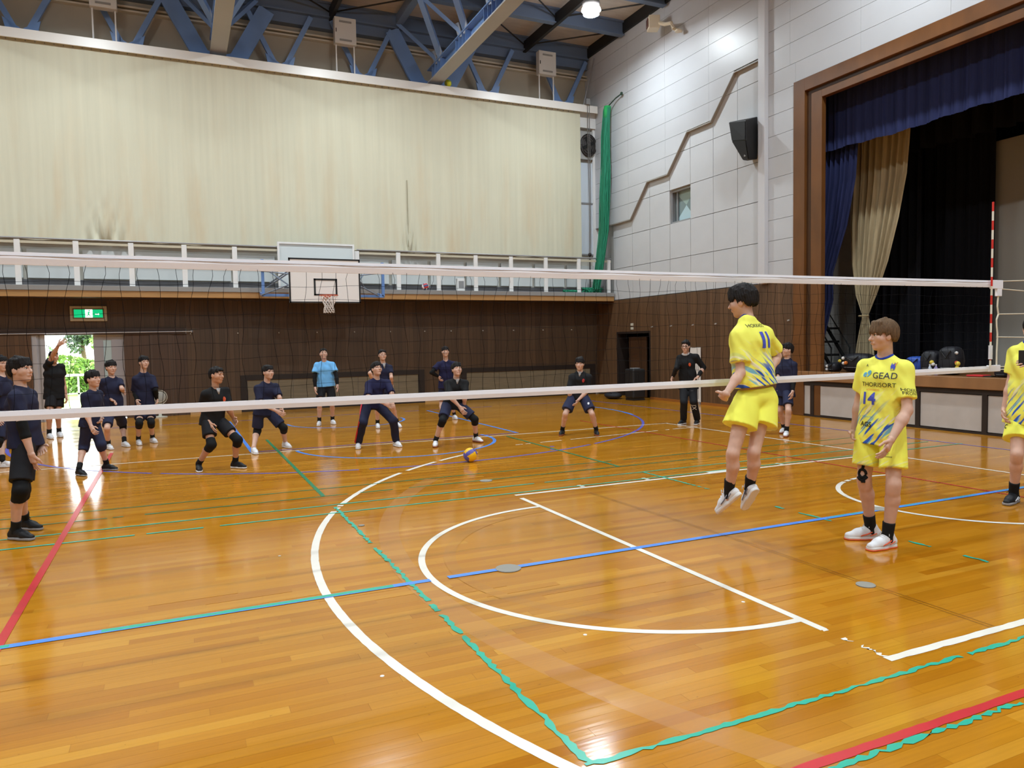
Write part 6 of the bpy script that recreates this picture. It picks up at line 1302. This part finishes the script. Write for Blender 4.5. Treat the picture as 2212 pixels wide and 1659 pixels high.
H_BOWL = dict(vol=1.02, fringe=0.33, back=-0.55, tufts=26, spike=0.2); H_SHORT = dict(vol=0.93, fringe=0.62, back=-0.5, tufts=26, spike=0.5, side=0.15); H_MID = dict(vol=1.0, fringe=0.42, back=-0.55, tufts=34, spike=0.35)
BADGE = mat('badge_red', rgb(170, 44, 44), 0.6); BADGEO = mat('badge_orange', rgb(206, 84, 46), 0.6); M_WTAG = mat('tag_white', rgb(226, 226, 230), 0.5)
NAVY = dict(shirt=F_NAVY, shorts=F_NAVY2, socks=F_SOCK, shoes=F_SHW, sole=F_SOLEW)
def cast(key, label, near=False, **kw):
    d = dict(NAVY); d.update(kw); return add_person(key, label, d, near)
cast('left_profile', 'person seen in profile at the left in black shorts, knee pad and arm sleeve', True, shirt=F_NAVY, shorts=F_BLK2, shoes=F_SHB, pads='RL', armsleeve='R', as0=0.80, as1=0.42, hair=H_BOWL, legs=0.80, sole=mat('sole_grey', rgb(150, 150, 154), 0.5), sleeve=0.55, hem=0.02, curl=0.2, laces=F_BLK)
cast('edge', 'person in navy half hidden behind the boy in profile at the left edge', hair=H_MID, legs=0.85, pads='R')
cast('doorman', 'person in black standing in the bright doorway with one arm raised', shirt=F_BLK, shorts=F_BLK2, hair=H_SHORT, legs=0.72, skin=SKINT, bulk=1.08, hem=0.10, sleeve=0.5, thumbR=(0, 0, 1), curl=0.5)
cast('kid_front', 'small person in navy walking past the doorway in knee length trousers', shoes=F_SHB, sole=MATS['sole_grey'], hair=H_BOWL, legs=1.12, sleeve=0.95, hem=0.08, headscale=1.04, curl=0.6)
cast('kid_back', 'person in navy with bent arms and a black knee pad, behind the small walking one', hair=H_BOWL, legs=0.80, pads='L', sleeve=0.75, hem=0.06, headscale=1.03, curl=0.5)
cast('tall_left', 'person in navy with long dark sleeves standing by the wooden door leaves', hair=H_MID, legs=0.66, pads='RL', armsleeve='RL', sleeve=0.9, hem=0.10)
cast('polo_crouch', 'person in black polo with two knee pads crouching and looking right', shirt=F_BLK, shorts=F_BLK2, shoes=F_SHB, pads='RL', hair=H_SHORT, legs=0.66, vneck=F_UNDER, collar=F_BLK, badge=BADGEO, sleeve=0.8, hem=0.08, skin=SKINT)
cast('navy_crouch', 'person in navy with joined hands and black knee pads beside the crouching black polo', pads='RL', hair=H_MID, legs=0.80, sleeve=0.82, sole=F_SOLEW, socks=None, thumbR=(0, 0, 1), thumbL=(0, 0, 1), curl=0.5)
cast('blue', 'person in a light blue tee and black arm sleeves standing at the back', shirt=F_BLUE, shorts=F_BLK2, armsleeve='RL', as0=0.35, hair=H_SHORT, legs=0.66, sleeve=0.66, flare=1.3, hem=-0.02, ease=0.026)
cast('back_mid', 'person in dark navy standing behind the crouching one with red striped trousers', shirt=F_NAVY, hair=H_SHORT, legs=0.75, sleeve=0.6, vneck=F_UNDER)
pr = cast('red_stripe', 'person crouching in navy long trousers with a red side stripe', shirt=F_PURP, shorts=F_NAVY, legs=2.0, hair=H_MID, stripe=mat('stripe_red', rgb(200, 30, 50), 0.6), sleeve=0.95, socks=None, thumbR=(0, 0, 1), thumbL=(0, 0, 1))
cast('hand_hip', 'person in navy with a hand on the hip, standing at the very back', shirt=F_PURP, shorts=F_NAVY2, armsleeve='RL', as0=0.5, hair=H_MID, legs=0.85, sleeve=0.6, curl=0.7)
cast('crouch_mid', 'person in black crouching with joined hands, the ball rolling before the feet', shirt=F_BLK, shorts=F_NAVY2, pads='RL', hair=dict(H_MID, vol=1.05), legs=0.78, vneck=F_UNDER, sleeve=0.9, thumbR=(0, 0, 1), thumbL=(0, 0, 1), hem=0.08, sole=F_SOLER)
fr_ = cast('far_right', 'person in black polo with red badge crouching alone right of the far court', shirt=F_BLK, shorts=F_NAVY2, shoes=F_SHB, hair=dict(H_MID, vol=1.05, fringe=0.3), legs=0.80, vneck=F_UNDER, badge=BADGE, sleeve=0.95, sole=F_SOLER, legease=0.03, hem=0.06)
co = cast('coach', 'person with glasses in a black long sleeved top and trousers by the stage wall', shirt=F_BLK, shorts=F_BLK2, shoes=F_SHB, hair=dict(vol=1.0, fringe=0.72, back=-1.15, tufts=16, spike=0.1, side=-0.55, long=1), legs=2.0, sleeve=2.0, collar=mat('collar_grey', rgb(168, 162, 158), 0.7), collarw=0.03, badge=BADGEO, socks=None, hem=0.08)
cast('stage_boy', 'person in navy partly hidden behind the jumping player near the stage', armsleeve='L', hair=H_BOWL, legs=0.74, sleeve=0.8, hem=0.10, sole=F_SOLER)
# glasses of the coach, prints on trousers
gl = MB(); T = co['T']
for sg in (-1, 1): gl.tube([T(sg*0.033+0.022*math.cos(a*PI/8), 0.098, 0.002+0.015*math.sin(a*PI/8)) for a in range(17)], 0.0028, 5, False); gl.tube([T(sg*0.055, 0.096, 0.004), T(sg*0.078, 0.01, 0.004)], 0.0024, 4)
gl.tube([T(-0.011, 0.099, 0.004), T(0.011, 0.099, 0.004)], 0.0024, 4).build('glasses', M_BLACK, co['root'], True)
J = co['Jn']; a, b = J['knL'], J['anL']; f = co['bodyf']
print_text(co['shorts_o'], co['root'], 'JX', a+(b-a)*0.30+f*0.07, np.array([0, 0, -1.0]), np.cross([0, 0, 1.0], -f)*-1.0, -f, 0.12, M_WTAG, 'leg_print')
print_text(co['shorts_o'], co['root'], '-----', J['hipL']*0.7+a*0.3+f*0.12, co['left'], np.array([0, 0, 1.0]), -f, 0.035, MATS['badge_grey'], 'leg_print')
for P_, kk in ((fr_, 'L'),):
    c = P_['Jn']['hip'+kk]*0.62+P_['Jn']['kn'+kk]*0.38; f = P_['bodyf']
    badge(P_['shorts_o'], c+P_['left']*0.05, f, P_['left'], np.array([0, 0, 0.7]), 0.024, M_WTAG, P_['root'])

# ---- the three players in yellow
Y = dict(shirt=KIT, shorts=KITS, socks=F_SOCK)
M_COLB = fab('collar_blue', rgb(34, 58, 150)); M_PRB = mat('print_blue', rgb(70, 84, 200), 0.6); M_PRK = mat('print_black', rgb(46, 46, 30), 0.6); M_PRN = mat('print_navy', rgb(40, 50, 84), 0.6); M_PRL = mat('print_cyan', rgb(84, 170, 220), 0.6); M_PRO = mat('print_orange', rgb(230, 130, 50), 0.6)
p = cast('fourteen', 'person in yellow number 14 with brown hair and taped knee, looking left', True, haircol=HBRN, hair=dict(vol=1.18, fringe=0.26, back=-0.42, tufts=14, spike=0.1, side=0.16), headscale=0.96, collar=M_COLB, legs=0.74, sleeve=0.72, flare=1.1, hem=0.145, sole=F_SOLEW, outsole=F_SOLEO, sock=0.26, legease=0.022, ease=0.018, waist=0.04, curl=0.28, accent=mat('accent_orange', rgb(226, 96, 60), 0.5), **Y)
s, L, U_, f, nk, pc, rt = p['s'], p['left'], p['sp'], p['bodyf'], p['neck'], p['pc'], p['root']; so = p['shirt_o']
def on14(txt, l, u, size, m, **k): print_text(so, rt, txt, nk+L*l*s+U_*u*s+f*0.15, L, U_, -f, size*s, m, k.pop('name', 'chest_print'), **k)
on14('GEAD', 0.055, -0.150, 0.068, M_PRN); on14('e9', -0.092, -0.140, 0.070, M_PRL, slant=0.3, bold=0.002)
on14('THORISORT', 0.005, -0.222, 0.048, M_PRK); on14('HOKKAIDO', -0.03, -0.262, 0.020, M_PRO)
on14('14', -0.062, -0.335, 0.130, M_PRB, bold=0.004, name='number'); on14('AGS', -0.065, -0.535, 0.052, M_PRK, bold=0.001); on14('FRONTIA', -0.06, -0.475, 0.020, M_PRL)
MBe = [Vector(nk+L*(0.10+0.018*math.cos(a))*s+U_*(-0.075+0.028*math.sin(a*2))*s+f*0.15) for a in np.linspace(0, 6.28, 9)[:-1]]
v, _ = project_on(so, MBe, None, -f); m_ = MB(); m_.v = [tuple(q) for q in v]; m_.f = [tuple(range(8))]; m_.build('club_crest', M_PRB, rt, fix=False)
on14('V', 0.115, -0.06, 0.045, M_PRO, name='club_crest'); on14('SUN', 0.10, -0.104, 0.014, M_PRN, name='club_crest')
on14('A', -0.10, -0.075, 0.030, M_PRK, name='maker_mark')
shL, elL = p['Jn']['shL'], p['Jn']['elL']; od = _n(L*0.85+f*0.5); ud = _n(shL-elL); rd = _n(np.cross(ud, od))
for t_, k in (('HOKKAI', 0.50), ('FRONTI', 0.58)): print_text(so, rt, t_, shL+(elL-shL)*k+od*0.15, rd, ud, -od, 0.034*s, M_PRK, 'sleeve_print')
hp, kn = p['Jn']['hipL'], p['Jn']['knL']
print_text(p['shorts_o'], rt, 'O', hp+(kn-hp)*0.46+f*0.2, L, np.array([0, 0, 1.0]), -f, 0.028*s, M_PRK, 'maker_mark'); print_text(p['shorts_o'], rt, 'descente', hp+(kn-hp)*0.51+f*0.2, L, np.array([0, 0, 1.0]), -f, 0.020*s, M_PRK, 'maker_mark')
# black kinesiology tape above and on the right knee: a loop, a tail up the thigh, a hook below
kn, hp, an = p['Jn']['knR'], p['Jn']['hipR'], p['Jn']['anR']; body = [o for o in rt.children if o.name.startswith('body')][0]; ls = _n(np.cross([0, 0, 1.0], -f)); ls = -ls if ls @ L < 0 else ls
vdir = _n(Vector(kn)-CAM_P); 
c0 = kn+np.array([0, 0, 0.055]); loop = [c0+ls*0.028*math.cos(a)+np.array([0, 0, 1])*0.034*math.sin(a) for a in np.linspace(0, 6.28, 15)]
paths = [loop, [c0+np.array([0, 0, 0.034+0.022*i])+ls*0.006*math.sin(i) for i in range(7)], [c0+np.array([0, 0, -0.034])+ls*(-0.035+0.012*i)-np.array([0, 0, 0.022*math.sin(i*0.6)]) for i in range(7)], [c0+np.array([0, 0, -0.066])+ls*(-0.005+0.01*i) for i in range(4)]]
tp = MB()
fd = _n(f*0.9+np.array(vdir)*-0.5)
for q in paths:
    v, _ = project_on(body, [Vector(x+fd*0.15) for x in q], None, -fd, 0.002); tp.tube(v, 0.0125, 6)
tag(tp.build('knee_tape', F_PAD, rt, True), 'black tape looped over the knee')
j = cast('jumper', 'person in yellow kit with black hair jumping at the net, back to the camera', True, hair=dict(vol=1.2, fringe=0.4, back=-0.42, tufts=50, spike=0.7, side=0.2, top=1.2), headscale=1.06, collar=M_COLB, legs=0.52, sleeve=0.72, flare=1.2, hem=-0.10, ease=0.030, sole=F_SOLEW, sock=0.34, legease=0.045, waist=0.08, air=True, footscale=1.15, curl=0.9, bulk=1.08, accent=mat('accent_grey', rgb(120, 124, 140), 0.5), **Y)
s, L, U_, f, nk, rt = j['s'], j['left'], j['sp'], j['bodyf'], j['neck'], j['root']
bk = -f
def onb(txt, l, u, size, m, **k): print_text(j['shirt_o'], rt, txt, nk-L*l*s+U_*u*s+bk*0.2, -L, U_, f, size*s, m, k.pop('name', 'back_print'), **k)
onb('HOKKAIDO', 0.0, -0.075, 0.042, M_PRK); onb('11', 0.03, -0.205, 0.17, M_PRB, bold=0.012, name='number')
ph = cast('phone', 'person in yellow kit and black shoes at the right edge, holding a phone', True, hair=H_MID, collar=M_COLB, legs=0.62, sleeve=0.70, flare=1.1, hem=0.08, shoes=F_SHB, sole=MATS['sole_grey'], sock=0.28, legease=0.035, curl=0.45, laces=F_BLK, accent=M_WTAG, **Y)
hp, kn, f, L = ph['Jn']['hipR'], ph['Jn']['knR'], ph['bodyf'], ph['left']; od = _n(f*0.75-L*0.65)
print_text(ph['shorts_o'], ph['root'], 'C', hp+(kn-hp)*0.28+od*0.2, _n(np.cross([0, 0, 1.0], od)), np.array([0, 0, 1.0]), -od, 0.06, M_PRK, 'leg_print', bold=0.002)
hL = ph['Jn']['haL']; wL = ph['Jn']['wrL']; d = _n(hL-wL)
t = empty('phone', tuple(hL), 'black phone held up by the player at the right edge', 'phone')
bevel(MB().obox(Vector(hL-d*0.03)+Vector((0, 0, 0.03)), Vector(_n(np.cross(f, [0, 0, 1.0])))*0.036, Vector(f)*0.005, (0, 0, 0.075)).build('case', M_BLACK, t), 0.004); 
MB().obox(Vector(hL-d*0.03)+Vector((0, 0, 0.03))-Vector(f)*0.0055, Vector(_n(np.cross(f, [0, 0, 1.0])))*0.032, Vector(f)*0.0005, (0, 0, 0.070)).build('screen', mat('screen_dark', rgb(20, 26, 36), 0.1), t)
